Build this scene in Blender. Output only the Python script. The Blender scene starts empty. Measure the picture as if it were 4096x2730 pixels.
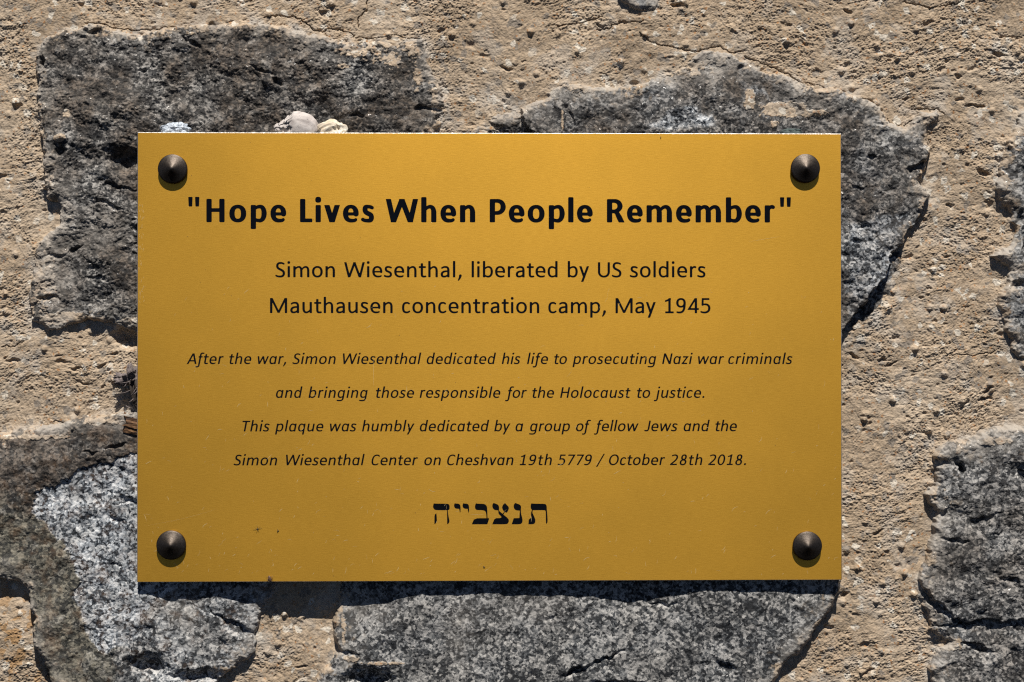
import bpy, math, random
import numpy as np
from mathutils import Vector, Matrix, geometry

# ------------------------------------------------------------------ camera, sky, sun, exposure
sc = bpy.context.scene
COL = sc.collection
PX = 4096 / 2353.0                      # d-coordinates (overview of the photo) -> photo pixels
LENS = 60.0
cam_d = bpy.data.cameras.new('camera'); cam = bpy.data.objects.new('camera', cam_d); COL.objects.link(cam)
cam_d.lens = LENS; cam_d.sensor_width = 36; cam_d.clip_start = 0.02; cam_d.clip_end = 100
CAM = Vector((-0.00701887, -0.96916447, 0.00129030))
YAW, PIT, ROL = 0.0196662726, 0.0079172384, -0.000635463
FWD = Vector((math.sin(YAW) * math.cos(PIT), math.cos(YAW) * math.cos(PIT), math.sin(PIT)))
R0 = Vector((math.cos(YAW), -math.sin(YAW), 0)); U0 = R0.cross(FWD)
RGT = R0 * math.cos(ROL) + U0 * math.sin(ROL); UPV = -R0 * math.sin(ROL) + U0 * math.cos(ROL)
M = Matrix((RGT, UPV, -FWD)).transposed().to_4x4(); M.translation = CAM
cam.matrix_world = M
sc.camera = cam

SUN_EL, SUN_AZ = math.radians(62), math.radians(5.5)     # azimuth from the wall's outward normal towards +x
world = bpy.data.worlds.new('World'); sc.world = world; world.use_nodes = True
wn = world.node_tree.nodes; wl = world.node_tree.links
for n in list(wn): wn.remove(n)
sky = wn.new('ShaderNodeTexSky'); sky.sky_type = 'NISHITA'; sky.sun_disc = False
sky.air_density = 0.2; sky.dust_density = 0.15; sky.sun_elevation = SUN_EL; sky.sun_rotation = math.pi - SUN_AZ
bg = wn.new('ShaderNodeBackground'); bg.inputs['Strength'].default_value = 0.05
wo = wn.new('ShaderNodeOutputWorld'); wl.new(sky.outputs[0], bg.inputs[0]); wl.new(bg.outputs[0], wo.inputs[0])
sun_d = bpy.data.lights.new('sun', 'SUN'); sun_d.energy = 5.0; sun_d.angle = math.radians(0.53); sun_d.color = (1.0, 0.955, 0.88)
sun = bpy.data.objects.new('sun', sun_d); COL.objects.link(sun)
LDIR = Vector((math.sin(SUN_AZ) * math.cos(SUN_EL), -math.cos(SUN_AZ) * math.cos(SUN_EL), math.sin(SUN_EL)))
sun.rotation_euler = LDIR.to_track_quat('Z', 'Y').to_euler(); sun.location = LDIR * 2
sc.view_settings.view_transform = 'Standard'; sc.view_settings.look = 'None'
sc.view_settings.exposure = 0.38; sc.view_settings.gamma = 1; sc.view_settings.use_curve_mapping = False
sc.render.engine = 'CYCLES'
sc.cycles.use_denoising = False
sc.cycles.max_bounces = 5; sc.cycles.diffuse_bounces = 3; sc.cycles.glossy_bounces = 3
sc.cycles.filter_width = 1.2
STEP = 0.30                             # mm, grid of the wall relief in view

F = LENS / 36 * 4096
def P(u, v, y=0.0):
    """photo pixel -> point of the plane at depth y (metres)"""
    d = FWD + RGT * ((u - 2048) / F) + UPV * ((1365 - v) / F)
    t = (y - CAM.y) / d.y
    q = CAM + d * t
    return q.x, q.z
def Pd(dx, dy, y=0.0): return P(dx * PX, dy * PX, y)

# ------------------------------------------------------------------ helpers
def tag(o, label=None, cat=None, group=None, kind=None):
    if label: o['label'] = label
    if cat: o['category'] = cat
    if group: o['group'] = group
    if kind: o['kind'] = kind
    return o
def empty(name, loc, label, cat, group=None):
    o = bpy.data.objects.new(name, None); o.location = loc; o.empty_display_size = 0.01
    COL.objects.link(o); return tag(o, label, cat, group)
def link(name, me, mat, parent=None, shift=True):
    o = bpy.data.objects.new(name, me); COL.objects.link(o)
    for m in (mat if isinstance(mat, (list, tuple)) else [mat]): me.materials.append(m)
    if parent is not None:
        o.parent = parent
        if shift: o.matrix_parent_inverse = Matrix.Translation(-Vector(parent.location))
    return o
def mesh(name, vs, fs, smooth=False, mats=None):
    me = bpy.data.meshes.new(name); me.from_pydata([tuple(v) for v in vs], [], [tuple(f) for f in fs])
    me.polygons.foreach_set('use_smooth', [smooth] * len(me.polygons))
    if mats is not None: me.polygons.foreach_set('material_index', mats)
    me.update(); return me

# -- value noise in numpy
_rng = np.random.default_rng(7)
_ang = _rng.random((256, 256)) * 2 * np.pi
GX, GZ = np.cos(_ang).astype(np.float32), np.sin(_ang).astype(np.float32)
JX, JZ, JR = (_rng.random((256, 256)).astype(np.float32) for _ in range(3))
JS = _rng.random((256, 256)).astype(np.float32)
def perlin(x, z, s=0):
    x = x + np.float32(s * 17.31); z = z + np.float32(s * 9.77)
    xf = np.floor(x); zf = np.floor(z); i = xf.astype(np.int32); j = zf.astype(np.int32)
    fx = (x - xf).astype(np.float32); fz = (z - zf).astype(np.float32)
    i0, j0, i1, j1 = i & 255, j & 255, (i + 1) & 255, (j + 1) & 255
    u = fx * fx * fx * (fx * (fx * 6 - 15) + 10); w = fz * fz * fz * (fz * (fz * 6 - 15) + 10)
    a = GX[i0, j0] * fx + GZ[i0, j0] * fz
    b = GX[i1, j0] * (fx - 1) + GZ[i1, j0] * fz
    c = GX[i0, j1] * fx + GZ[i0, j1] * (fz - 1)
    d = GX[i1, j1] * (fx - 1) + GZ[i1, j1] * (fz - 1)
    return ((a + (b - a) * u) * (1 - w) + (c + (d - c) * u) * w) * np.float32(1.5)
def fbm(x, z, lam, octv=4, gain=0.5, s=0):
    r = 0; a = 1.0; f = 1.0 / lam
    for k in range(octv):
        r = r + a * perlin(x * np.float32(f), z * np.float32(f), s + k * 3.1)
        a *= gain; f *= 2.03
    return r
def worley(x, z, lam, s=0):
    """distance to the nearest jittered point, the second distance, offsets to it and two random numbers of it"""
    x = x / np.float32(lam) + np.float32(s * 13.7); z = z / np.float32(lam) + np.float32(s * 5.3)
    xf = np.floor(x); zf = np.floor(z); i = xf.astype(np.int32); j = zf.astype(np.int32)
    best = np.full(x.shape, 9, np.float32); b2 = best.copy(); bx = np.zeros_like(best); bz = np.zeros_like(best); br = np.zeros_like(best); bs = np.zeros_like(best)
    for a in (-1, 0, 1):
        for c in (-1, 0, 1):
            ii, jj = (i + a) & 255, (j + c) & 255
            dx = xf + a + JX[ii, jj] - x; dz = zf + c + JZ[ii, jj] - z
            d = np.sqrt(dx * dx + dz * dz).astype(np.float32)
            m = d < best
            b2 = np.where(m, best, np.minimum(b2, d))
            best = np.where(m, d, best); bx = np.where(m, dx, bx); bz = np.where(m, dz, bz)
            br = np.where(m, JR[ii, jj], br); bs = np.where(m, JS[ii, jj], bs)
    return best, b2, bx * lam, bz * lam, br, bs
def sstep(a, b, x):
    t = np.clip((x - a) / (b - a), 0, 1); return t * t * (3 - 2 * t)
def poly_sdf(x, z, poly):
    """signed distance to a polygon, positive inside"""
    n = len(poly); d = np.full(x.shape, 1e9, np.float32); ins = np.zeros(x.shape, bool)
    for k in range(n):
        ax, az = poly[k]; bx_, bz_ = poly[(k + 1) % n]
        ex, ez = bx_ - ax, bz_ - az; wx, wz = x - ax, z - az
        t = np.clip((wx * ex + wz * ez) / (ex * ex + ez * ez + 1e-12), 0, 1)
        d = np.minimum(d, (wx - ex * t) ** 2 + (wz - ez * t) ** 2)
        if ez != 0:
            c = ((az <= z) & (bz_ > z)) | ((bz_ <= z) & (az > z))
            ins ^= c & (x < ax + (z - az) * (ex / ez))
    d = np.sqrt(d); return np.where(ins, d, -d)
def line_dist(x, z, pts):
    d = np.full(x.shape, 1e9, np.float32)
    for (ax, az), (bx_, bz_) in zip(pts[:-1], pts[1:]):
        ex, ez = bx_ - ax, bz_ - az; wx, wz = x - ax, z - az
        t = np.clip((wx * ex + wz * ez) / (ex * ex + ez * ez + 1e-12), 0, 1)
        d = np.minimum(d, (wx - ex * t) ** 2 + (wz - ez * t) ** 2)
    return np.sqrt(d)
def mmpts(lst, y=0.009):
    r = []
    for dx, dy in lst:
        x, z = Pd(dx, dy, y); r.append((x * 1000, z * 1000))
    return r
DMM = PX * 1000 * (0.969 / F)           # millimetres per d-unit, about 0.247

# -- material node helpers
def new_mat(name):
    m = bpy.data.materials.new(name); m.use_nodes = True
    nt = m.node_tree; b = nt.nodes['Principled BSDF']
    return m, nt, b
def node(nt, t, **kw):
    n = nt.nodes.new(t)
    for k, v in kw.items():
        if k in n.inputs: n.inputs[k].default_value = v
        else: setattr(n, k, v)
    return n
def lk(nt, a, b): nt.links.new(a, b)
def ramp(nt, fac, stops, interp='LINEAR'):
    r = nt.nodes.new('ShaderNodeValToRGB'); r.color_ramp.interpolation = interp
    e = r.color_ramp.elements
    while len(e) < len(stops): e.new(0.5)
    for el, (p, c) in zip(e, stops):
        el.position = p; el.color = (c[0], c[1], c[2], 1) if not isinstance(c, (int, float)) else (c, c, c, 1)
    lk(nt, fac, r.inputs[0]); return r.outputs[0]
def mix(nt, fac, a, b, mode='MIX'):
    m = nt.nodes.new('ShaderNodeMix'); m.data_type = 'RGBA'; m.blend_type = mode
    for sock, v in ((m.inputs[0], fac), (m.inputs[6], a), (m.inputs[7], b)):
        if hasattr(v, 'is_linked'): lk(nt, v, sock)
        elif isinstance(v, (int, float)): sock.default_value = v
        else: sock.default_value = (*v, 1)
    return m.outputs[2]
def math_(nt, op, a, b=0.0, c=None):
    m = nt.nodes.new('ShaderNodeMath'); m.operation = op
    for sock, v in zip(m.inputs, (a, b, c)):
        if v is None: continue
        if hasattr(v, 'is_linked'): lk(nt, v, sock)
        else: sock.default_value = v
    return m.outputs[0]
def objco(nt): return nt.nodes.new('ShaderNodeTexCoord').outputs['Object']
def noise(nt, co, scale, detail=4, rough=0.55, dist=0.0):
    n = node(nt, 'ShaderNodeTexNoise'); n.inputs['Scale'].default_value = scale; n.inputs['Detail'].default_value = detail
    n.inputs['Roughness'].default_value = rough; n.inputs['Distortion'].default_value = dist
    lk(nt, co, n.inputs['Vector']); return n.outputs
def voro(nt, co, scale):
    n = node(nt, 'ShaderNodeTexVoronoi'); n.inputs['Scale'].default_value = scale; lk(nt, co, n.inputs['Vector']); return n.outputs
def sep(nt, c):
    s = nt.nodes.new('ShaderNodeSeparateColor'); lk(nt, c, s.inputs[0]); return s.outputs
def attr(nt, name):
    a = nt.nodes.new('ShaderNodeAttribute'); a.attribute_name = name; return a.outputs['Fac']
def bump(nt, b, h, strength, dist):
    n = nt.nodes.new('ShaderNodeBump'); n.inputs['Strength'].default_value = strength; n.inputs['Distance'].default_value = dist
    lk(nt, h, n.inputs['Height']); lk(nt, n.outputs[0], b.inputs['Normal'])
def warp(nt, co, scale, amt):
    n = noise(nt, co, scale, 3)
    v = nt.nodes.new('ShaderNodeVectorMath'); v.operation = 'MULTIPLY_ADD'
    lk(nt, n['Color'], v.inputs[0]); v.inputs[1].default_value = (amt,) * 3; lk(nt, co, v.inputs[2])
    return v.outputs[0]

# ------------------------------------------------------------------ materials
def mortar_colour(nt, co):
    n1 = noise(nt, co, 22, 6, 0.6)['Fac']; n2 = noise(nt, co, 420, 4, 0.6)['Fac']; n3 = noise(nt, co, 95, 5, 0.65)['Fac']
    c = ramp(nt, n1, [(0.36, (0.355, 0.272, 0.190)), (0.5, (0.425, 0.330, 0.235)), (0.66, (0.465, 0.375, 0.280))])
    c = mix(nt, ramp(nt, n2, [(0.34, 0.0), (0.66, 1.0)]), mix(nt, 1.0, c, (0.80, 0.785, 0.77), 'MULTIPLY'), mix(nt, 1.0, c, (1.10, 1.10, 1.10), 'MULTIPLY'))
    c = mix(nt, ramp(nt, n3, [(0.56, 0.0), (0.72, 0.55)]), c, (0.40, 0.345, 0.285))
    wc = warp(nt, co, 260, 0.003)
    v = voro(nt, wc, 300); s = sep(nt, v['Color'])
    c = mix(nt, ramp(nt, s[0], [(0.93, 0.0), (0.95, 0.65)]), c, (0.18, 0.165, 0.15))       # grey sand grains
    c = mix(nt, ramp(nt, s[1], [(0.94, 0.0), (0.96, 0.75)]), c, (0.62, 0.57, 0.49))          # pale sand grains
    v2 = voro(nt, wc, 900); s2 = sep(nt, v2['Color'])
    c = mix(nt, ramp(nt, s2[0], [(0.90, 0.0), (0.94, 0.5)]), c, (0.15, 0.13, 0.11))
    c = mix(nt, ramp(nt, s2[1], [(0.972, 0.0), (0.98, 0.8)]), c, (0.34, 0.17, 0.07))
    return c
def make_mortar():
    m, nt, b = new_mat('sandy_mortar'); co = objco(nt)
    c = mortar_colour(nt, co)
    g = attr(nt, 'grey')
    c = mix(nt, math_(nt, 'MULTIPLY', g, 0.75), c, (0.43, 0.40, 0.36))
    st = attr(nt, 'pebbly')                                                                  # rusty grains low on the left
    v = voro(nt, warp(nt, co, 200, 0.004), 260); s = sep(nt, v['Color'])
    c = mix(nt, math_(nt, 'MULTIPLY', st, ramp(nt, s[2], [(0.72, 0.0), (0.76, 0.8)])), c, (0.33, 0.19, 0.08))
    lk(nt, c, b.inputs['Base Color'])
    b.inputs['Roughness'].default_value = 0.95; b.inputs['Specular IOR Level'].default_value = 0.15
    bump(nt, b, noise(nt, co, 1500, 4, 0.7)['Fac'], 0.55, 0.0006)
    return m
def make_granite():
    m, nt, b = new_mat('granite'); co = objco(nt)
    wc = warp(nt, co, 600, 0.0011)
    s1 = sep(nt, voro(nt, wc, 330)['Color']); s2 = sep(nt, voro(nt, wc, 820)['Color']); nz = noise(nt, co, 520, 5, 0.7)['Fac']
    big = noise(nt, co, 45, 5, 0.6)['Fac']
    k = math_(nt, 'ADD', math_(nt, 'MULTIPLY', s1[0], 0.34), math_(nt, 'ADD', math_(nt, 'MULTIPLY', s2[0], 0.40), math_(nt, 'MULTIPLY', nz, 0.42)))
    k = math_(nt, 'ADD', k, math_(nt, 'MULTIPLY', math_(nt, 'SUBTRACT', big, 0.5), 0.45))
    base = ramp(nt, k, [(0.42, (0.009, 0.010, 0.012)), (0.49, (0.032, 0.0335, 0.0365)), (0.56, (0.080, 0.080, 0.078)), (0.64, (0.155, 0.150, 0.143)), (0.80, (0.36, 0.345, 0.325))])
    fresh = ramp(nt, k, [(0.40, (0.020, 0.025, 0.033)), (0.48, (0.11, 0.13, 0.155)), (0.55, (0.27, 0.298, 0.33)), (0.66, (0.45, 0.48, 0.515)), (0.8, (0.66, 0.675, 0.69))])
    c = mix(nt, attr(nt, 'fresh'), base, fresh)
    pat = ramp(nt, nz, [(0.3, (0.011, 0.0085, 0.007)), (0.55, (0.032, 0.0245, 0.019)), (0.75, (0.085, 0.065, 0.05))])
    pat = mix(nt, 0.44, pat, mix(nt, 1.0, base, (0.74, 0.61, 0.50), 'MULTIPLY'))
    pat = mix(nt, attr(nt, 'olive'), pat, ramp(nt, k, [(0.40, (0.020, 0.020, 0.017)), (0.54, (0.068, 0.064, 0.050)), (0.8, (0.20, 0.18, 0.135))]))
    pf = math_(nt, 'MULTIPLY', attr(nt, 'patina'), ramp(nt, noise(nt, co, 130, 5, 0.65)['Fac'], [(0.34, 0.55), (0.48, 1.0)]))
    c = mix(nt, pf, c, pat)
    rust = math_(nt, 'MULTIPLY', attr(nt, 'rust'), ramp(nt, noise(nt, co, 110, 5, 0.7)['Fac'], [(0.5, 0.0), (0.68, 0.85)]))
    c = mix(nt, rust, c, (0.17, 0.085, 0.03))
    c = mix(nt, attr(nt, 'dust'), c, mortar_colour(nt, co))
    c = mix(nt, attr(nt, 'film'), c, (0.33, 0.30, 0.265))
    lk(nt, c, b.inputs['Base Color'])
    mica = ramp(nt, s2[1], [(0.955, 0.0), (0.965, 1.0)])
    lk(nt, ramp(nt, mica, [(0.0, 0.78), (1.0, 0.22)]), b.inputs['Roughness'])
    b.inputs['Specular IOR Level'].default_value = 0.5
    h = math_(nt, 'ADD', math_(nt, 'MULTIPLY', s2[2], 0.5), noise(nt, co, 1300, 4, 0.7)['Fac'])
    bump(nt, b, h, 0.45, 0.0005)
    return m
def make_gold():
    m, nt, b = new_mat('brushed_gold_metal'); co = objco(nt)
    mp = node(nt, 'ShaderNodeMapping'); mp.inputs['Scale'].default_value = (260, 1, 2600); lk(nt, co, mp.inputs[0])
    g = noise(nt, mp.outputs[0], 1.0, 3, 0.6)['Fac']
    big = noise(nt, co, 14, 6, 0.62)['Fac']
    gr = noise(nt, co, 1900, 2, 0.6)['Fac']
    c = mix(nt, ramp(nt, g, [(0.3, 0.0), (0.7, 1.0)]), (0.645, 0.345, 0.044), (0.74, 0.405, 0.056))
    c = mix(nt, ramp(nt, gr, [(0.32, 0.0), (0.68, 1.0)]), mix(nt, 1.0, c, (0.90, 0.88, 0.80), 'MULTIPLY'), mix(nt, 1.0, c, (1.08, 1.08, 1.1), 'MULTIPLY'))
    lk(nt, c, b.inputs['Base Color'])
    b.inputs['Metallic'].default_value = 1.0
    lk(nt, ramp(nt, big, [(0.3, 0.42), (0.7, 0.445)]), b.inputs['Roughness'])
    b.inputs['Anisotropic'].default_value = 0.55; b.inputs['Anisotropic Rotation'].default_value = 0.25
    tn = node(nt, 'ShaderNodeTangent', direction_type='UV_MAP'); tn.uv_map = 'along_brushing'
    lk(nt, tn.outputs[0], b.inputs['Tangent'])
    bump(nt, b, math_(nt, 'ADD', g, math_(nt, 'MULTIPLY', gr, 0.5)), 0.10, 0.0002)
    return m
def simple(name, col, rough=0.6, metal=0.0, scale=600, var=0.35, bmp=0.3, dist=0.0004, spec=0.5):
    m, nt, b = new_mat(name); co = objco(nt)
    n = noise(nt, co, scale, 5, 0.65)['Fac']
    lk(nt, mix(nt, ramp(nt, n, [(0.3, 0.0), (0.7, 1.0)]), tuple(x * (1 - var) for x in col), tuple(min(1, x * (1 + var)) for x in col)), b.inputs['Base Color'])
    b.inputs['Roughness'].default_value = rough; b.inputs['Metallic'].default_value = metal; b.inputs['Specular IOR Level'].default_value = spec
    if bmp: bump(nt, b, n, bmp, dist)
    return m
MORTAR, GRANITE, GOLD = make_mortar(), make_granite(), make_gold()
EDGE = simple('bare_cut_metal', (0.72, 0.69, 0.64), 0.34, 1.0, 700, 0.3, 0.4, 0.0004)
ENAMEL = simple('black_enamel', (0.002, 0.002, 0.003), 0.17, 0.0, 800, 0.2, 0.0, spec=0.22)
DIRT = simple('dark_speck', (0.05, 0.035, 0.02), 0.8, 0.0, 3000, 0.3, 0.0)
SCRATCH = simple('pale_scratch', (0.80, 0.58, 0.30), 0.6, 0.3, 3000, 0.4, 0.0)
BRONZE = simple('dark_bronze_cap', (0.074, 0.062, 0.053), 0.50, 1.0, 1100, 0.4, 0.25, 0.0003)

# ------------------------------------------------------------------ the wall relief
def axis(lo, hi, step, elo, ehi):
    core = np.arange(lo, hi + step, step)
    def out(n):
        r = []; s = step; t = 0
        while t < n: s = min(s * 1.12, 3.0); t += s; r.append(t)
        return np.array(r)
    return np.concatenate([(lo - out(elo))[::-1], core, hi + out(ehi)]).astype(np.float32)
x0, z1 = P(-30, -30, 0.014); x1, z0 = P(4126, 2760, 0.014)
AX = axis(x0 * 1000, x1 * 1000, STEP, 160, 160); AZ = axis(z0 * 1000, z1 * 1000, STEP, 160, 160)
PW, PH = 0.4, 0.25447                   # the plaque

def grid_object(name, ax, az, Y, keep, mat, parent, attrs):
    nz, nx = Y.shape
    used = np.zeros((nz, nx), bool)
    used[:-1, :-1] |= keep; used[1:, :-1] |= keep; used[:-1, 1:] |= keep; used[1:, 1:] |= keep
    idx = np.full((nz, nx), -1, np.int32); n = int(used.sum()); idx[used] = np.arange(n, dtype=np.int32)
    XX, ZZ = np.meshgrid(ax, az)
    co = np.empty((n, 3), np.float32); co[:, 0] = XX[used]; co[:, 1] = Y[used]; co[:, 2] = ZZ[used]; co *= 0.001
    q = np.stack([idx[:-1, :-1][keep], idx[:-1, 1:][keep], idx[1:, 1:][keep], idx[1:, :-1][keep]], 1).ravel().astype(np.int32)
    nf = len(q) // 4
    me = bpy.data.meshes.new(name); me.vertices.add(n); me.vertices.foreach_set('co', co.ravel())
    me.loops.add(len(q)); me.loops.foreach_set('vertex_index', q)
    me.polygons.add(nf); me.polygons.foreach_set('loop_start', np.arange(0, nf * 4, 4, dtype=np.int32))
    me.update(calc_edges=True)
    for k, v in attrs.items():
        a = me.attributes.new(k, 'FLOAT', 'POINT'); a.data.foreach_set('value', np.ascontiguousarray(v[used], np.float32))
    return link(name, me, mat, parent)

wall = empty('stone_wall', (0, 0.012, -0.25), 'rough wall of dark granite stones set in sandy beige mortar', 'wall')

STONES = []
def stone(label, poly, y0, tilt=(0, 0), edge=6.0, rough=1.0, pits=(), bumps=(), ledges=(), fine=1.0, drop=4.0,
          patina=0.5, fresh=0.0, fresh_poly=None, dust=0.35, blobs=(), film=(), rust=0.0, patina_bias=None, seed=0, wobble=1.0):
    STONES.append(dict(label=label, poly=mmpts(poly), y0=y0, tilt=tilt, edge=edge, rough=rough, pits=pits, bumps=bumps, ledges=ledges, fine=fine, drop=drop,
                       patina=patina, fresh=fresh, fresh_poly=fresh_poly, dust=dust, blobs=blobs, film=film, rust=rust, patina_bias=patina_bias, seed=seed, wobble=wobble))

stone('broad dark brown granite stone behind the upper left of the plaque',
      [(84, 132), (100, 96), (126, 72), (150, 62), (215, 60), (262, 72), (312, 77), (375, 70), (410, 66), (500, 61), (537, 56), (588, 59), (638, 60), (680, 75), (738, 77),
       (763, 90), (803, 96), (838, 103), (875, 92), (938, 95), (978, 95), (988, 125), (993, 175), (1010, 215), (1018, 250), (1008, 282), (1000, 320), (980, 430), (820, 540), (600, 660),
       (420, 760), (330, 768), (250, 742), (200, 736), (150, 748), (105, 764), (82, 742), (64, 692), (76, 630), (84, 572), (102, 542), (140, 515), (140, 470), (114, 452), (106, 407), (97, 350), (90, 297), (86, 220)],
      6.6, tilt=(0.002, 0.0), edge=6, rough=1.0, patina=0.98, dust=0.30, seed=1, fine=1.75,
      pits=[(97, 145, 9, 20, 0, 4), (440, 100, 28, 7, 35, 2.6), (200, 72, 36, 7, 6, 2.2), (292, 368, 46, 30, 12, 7.5), (141, 346, 14, 16, 0, 4), (985, 252, 42, 8, -4, 2.6),
            (1010, 268, 12, 14, 0, 3), (172, 573, 19, 4, -35, 4), (112, 685, 24, 6, 8, 3), (225, 640, 24, 5, 12, 2.2), (640, 190, 12, 9, 30, 3), (330, 163, 16, 4, -5, 2.4), (130, 590, 16, 5, 0, 2),
            (605, 165, 30, 4, 20, 1.6), (820, 268, 22, 5, 10, 2.2), (270, 430, 40, 5, 15, 2.2), (250, 470, 40, 5, 15, 2.0)],
      bumps=[(700, 295, 90, 40, 2.6), (141, 318, 14, 10, -2.5), (612, 190, 15, 13, -2.2), (120, 640, 40, 90, 1.5), (200, 240, 80, 120, -1.2)],
      blobs=[(820, 118, 60, 18, 0.55), (945, 115, 45, 26, 0.46), (900, 135, 90, 36, 0.24), (960, 175, 16, 60, 0.26), (445, 78, 30, 9, 0.5), (790, 155, 18, 7, 0.6), (700, 70, 45, 10, 0.55),
             (141, 320, 15, 9, 0.9), (155, 262, 10, 16, 0.6), (100, 640, 34, 110, 0.50), (115, 480, 18, 70, 0.5), (120, 425, 14, 30, 0.5), (150, 735, 60, 18, 0.7), (300, 738, 40, 10, 0.5), (1000, 235, 12, 60, 0.5)],
      film=[(110, 620, 40, 110, 0.55), (125, 470, 30, 60, 0.4), (225, 540, 90, 50, 0.25), (270, 220, 200, 25, 0.12)])

stone('brown and blue-grey jagged granite stone behind the upper right of the plaque',
      [(1070, 302), (1120, 272), (1150, 258), (1200, 250), (1240, 228), (1275, 200), (1300, 186), (1345, 196), (1400, 204), (1450, 200), (1500, 178), (1545, 168), (1580, 140), (1615, 120), (1650, 122), (1690, 132), (1730, 150), (1765, 172), (1795, 172), (1832, 192), (1885, 201),
       (1937, 216), (1977, 231), (2018, 252), (2038, 277), (2060, 288), (2082, 293), (2100, 277), (2120, 254), (2150, 254), (2160, 270), (2134, 296), (2132, 325), (2140, 352), (2125, 392), (2106, 417), (2134, 452), (2144, 478), (2130, 495), (2104, 530), (2084, 562), (2074, 617), (2066, 687),
       (2030, 730), (1995, 757), (1975, 788), (1930, 800), (1800, 780), (1750, 500), (1500, 480), (1150, 420)],
      6.2, tilt=(-0.004, 0.004), edge=5, rough=0.95, patina=0.86, fresh=0.16, fine=1.3, dust=0.34, seed=2,
      ledges=[([(1100, 100), (2300, 100), (2300, 400), (2150, 420), (2128, 478), (2094, 530), (2052, 586), (2034, 640), (2004, 668), (1984, 700), (1956, 744), (1930, 790), (1500, 800)], 5.5, 1.6)],
      pits=[(1140, 292, 30, 7, 12, 3), (2112, 385, 34, 10, -28, 4), (1305, 262, 30, 6, 60, 2), (1700, 170, 12, 20, 20, 2), (1975, 432, 26, 5, 8, 1.5), (1965, 555, 10, 8, 0, 3), (1985, 520, 12, 8, 0, 2.4), (2000, 360, 8, 5, 0, 2)],
      bumps=[(1150, 285, 70, 30, -3.6), (1640, 150, 70, 40, 2.5), (1960, 600, 80, 60, -1.2)],
      blobs=[(1800, 255, 75, 20, 0.74), (1850, 262, 48, 11, 0.7), (1780, 288, 14, 10, 0.7), (1600, 150, 50, 25, 0.58), (1340, 205, 60, 14, 0.6), (1292, 275, 4, 40, 0.62), (1720, 232, 16, 34, 0.55), (2138, 268, 34, 30, 0.9), (2125, 470, 22, 22, 0.55), (1660, 140, 30, 20, 0.5)],
      fresh_poly=[([(1470, 306), (1500, 278), (1540, 245), (1590, 232), (1640, 262), (1660, 306)], 0.75), ([(1690, 175), (1760, 195), (1780, 240), (1740, 235), (1690, 215)], 0.6), ([(1935, 500), (2100, 480), (2060, 640), (1935, 760)], 0.55)],
      film=[(1640, 150, 80, 30, 0.5), (1320, 210, 60, 20, 0.4), (1880, 230, 120, 26, 0.25)])

stone('wide mid grey granite stone under the bottom edge of the plaque',
      [(780, 1350), (776, 1400), (772, 1450), (784, 1498), (760, 1530), (735, 1562), (725, 1600), (740, 1690), (1600, 1690), (1690, 1640), (1768, 1570), (1792, 1527), (1834, 1494), (1856, 1464), (1885, 1420), (1910, 1388), (1924, 1360), (1926, 1300), (1900, 1150), (900, 1150), (800, 1280)],
      5.2, tilt=(0, 0.0), edge=2.6, rough=0.55, patina=0.10, fresh=0.10, dust=0.18, seed=3, drop=2.2, wobble=0.6, fine=0.7,
      pits=[(850, 1560, 62, 28, 0, 8), (1325, 1540, 36, 9, -20, 5), (1392, 1511, 40, 5, -25, 3), (1430, 1570, 70, 8, 4, 5), (1670, 1535, 24, 12, 20, 2.2), (1525, 1385, 40, 6, 6, 1.6), (1270, 1420, 20, 7, 0, 1.2), (800, 1500, 26, 6, 8, 2)],
      bumps=[(800, 1370, 90, 70, 2.4), (1440, 1360, 60, 50, 2.2), (1150, 1380, 120, 60, -0.8), (1700, 1370, 140, 60, -1.0)],
      blobs=[(800, 1510, 40, 10, 0.5), (880, 1522, 60, 6, 0.6), (790, 1440, 10, 60, 0.4)],
      film=[(850, 1400, 60, 40, 0.25), (1060, 1450, 30, 60, 0.25), (1200, 1390, 120, 50, 0.12)])

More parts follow.
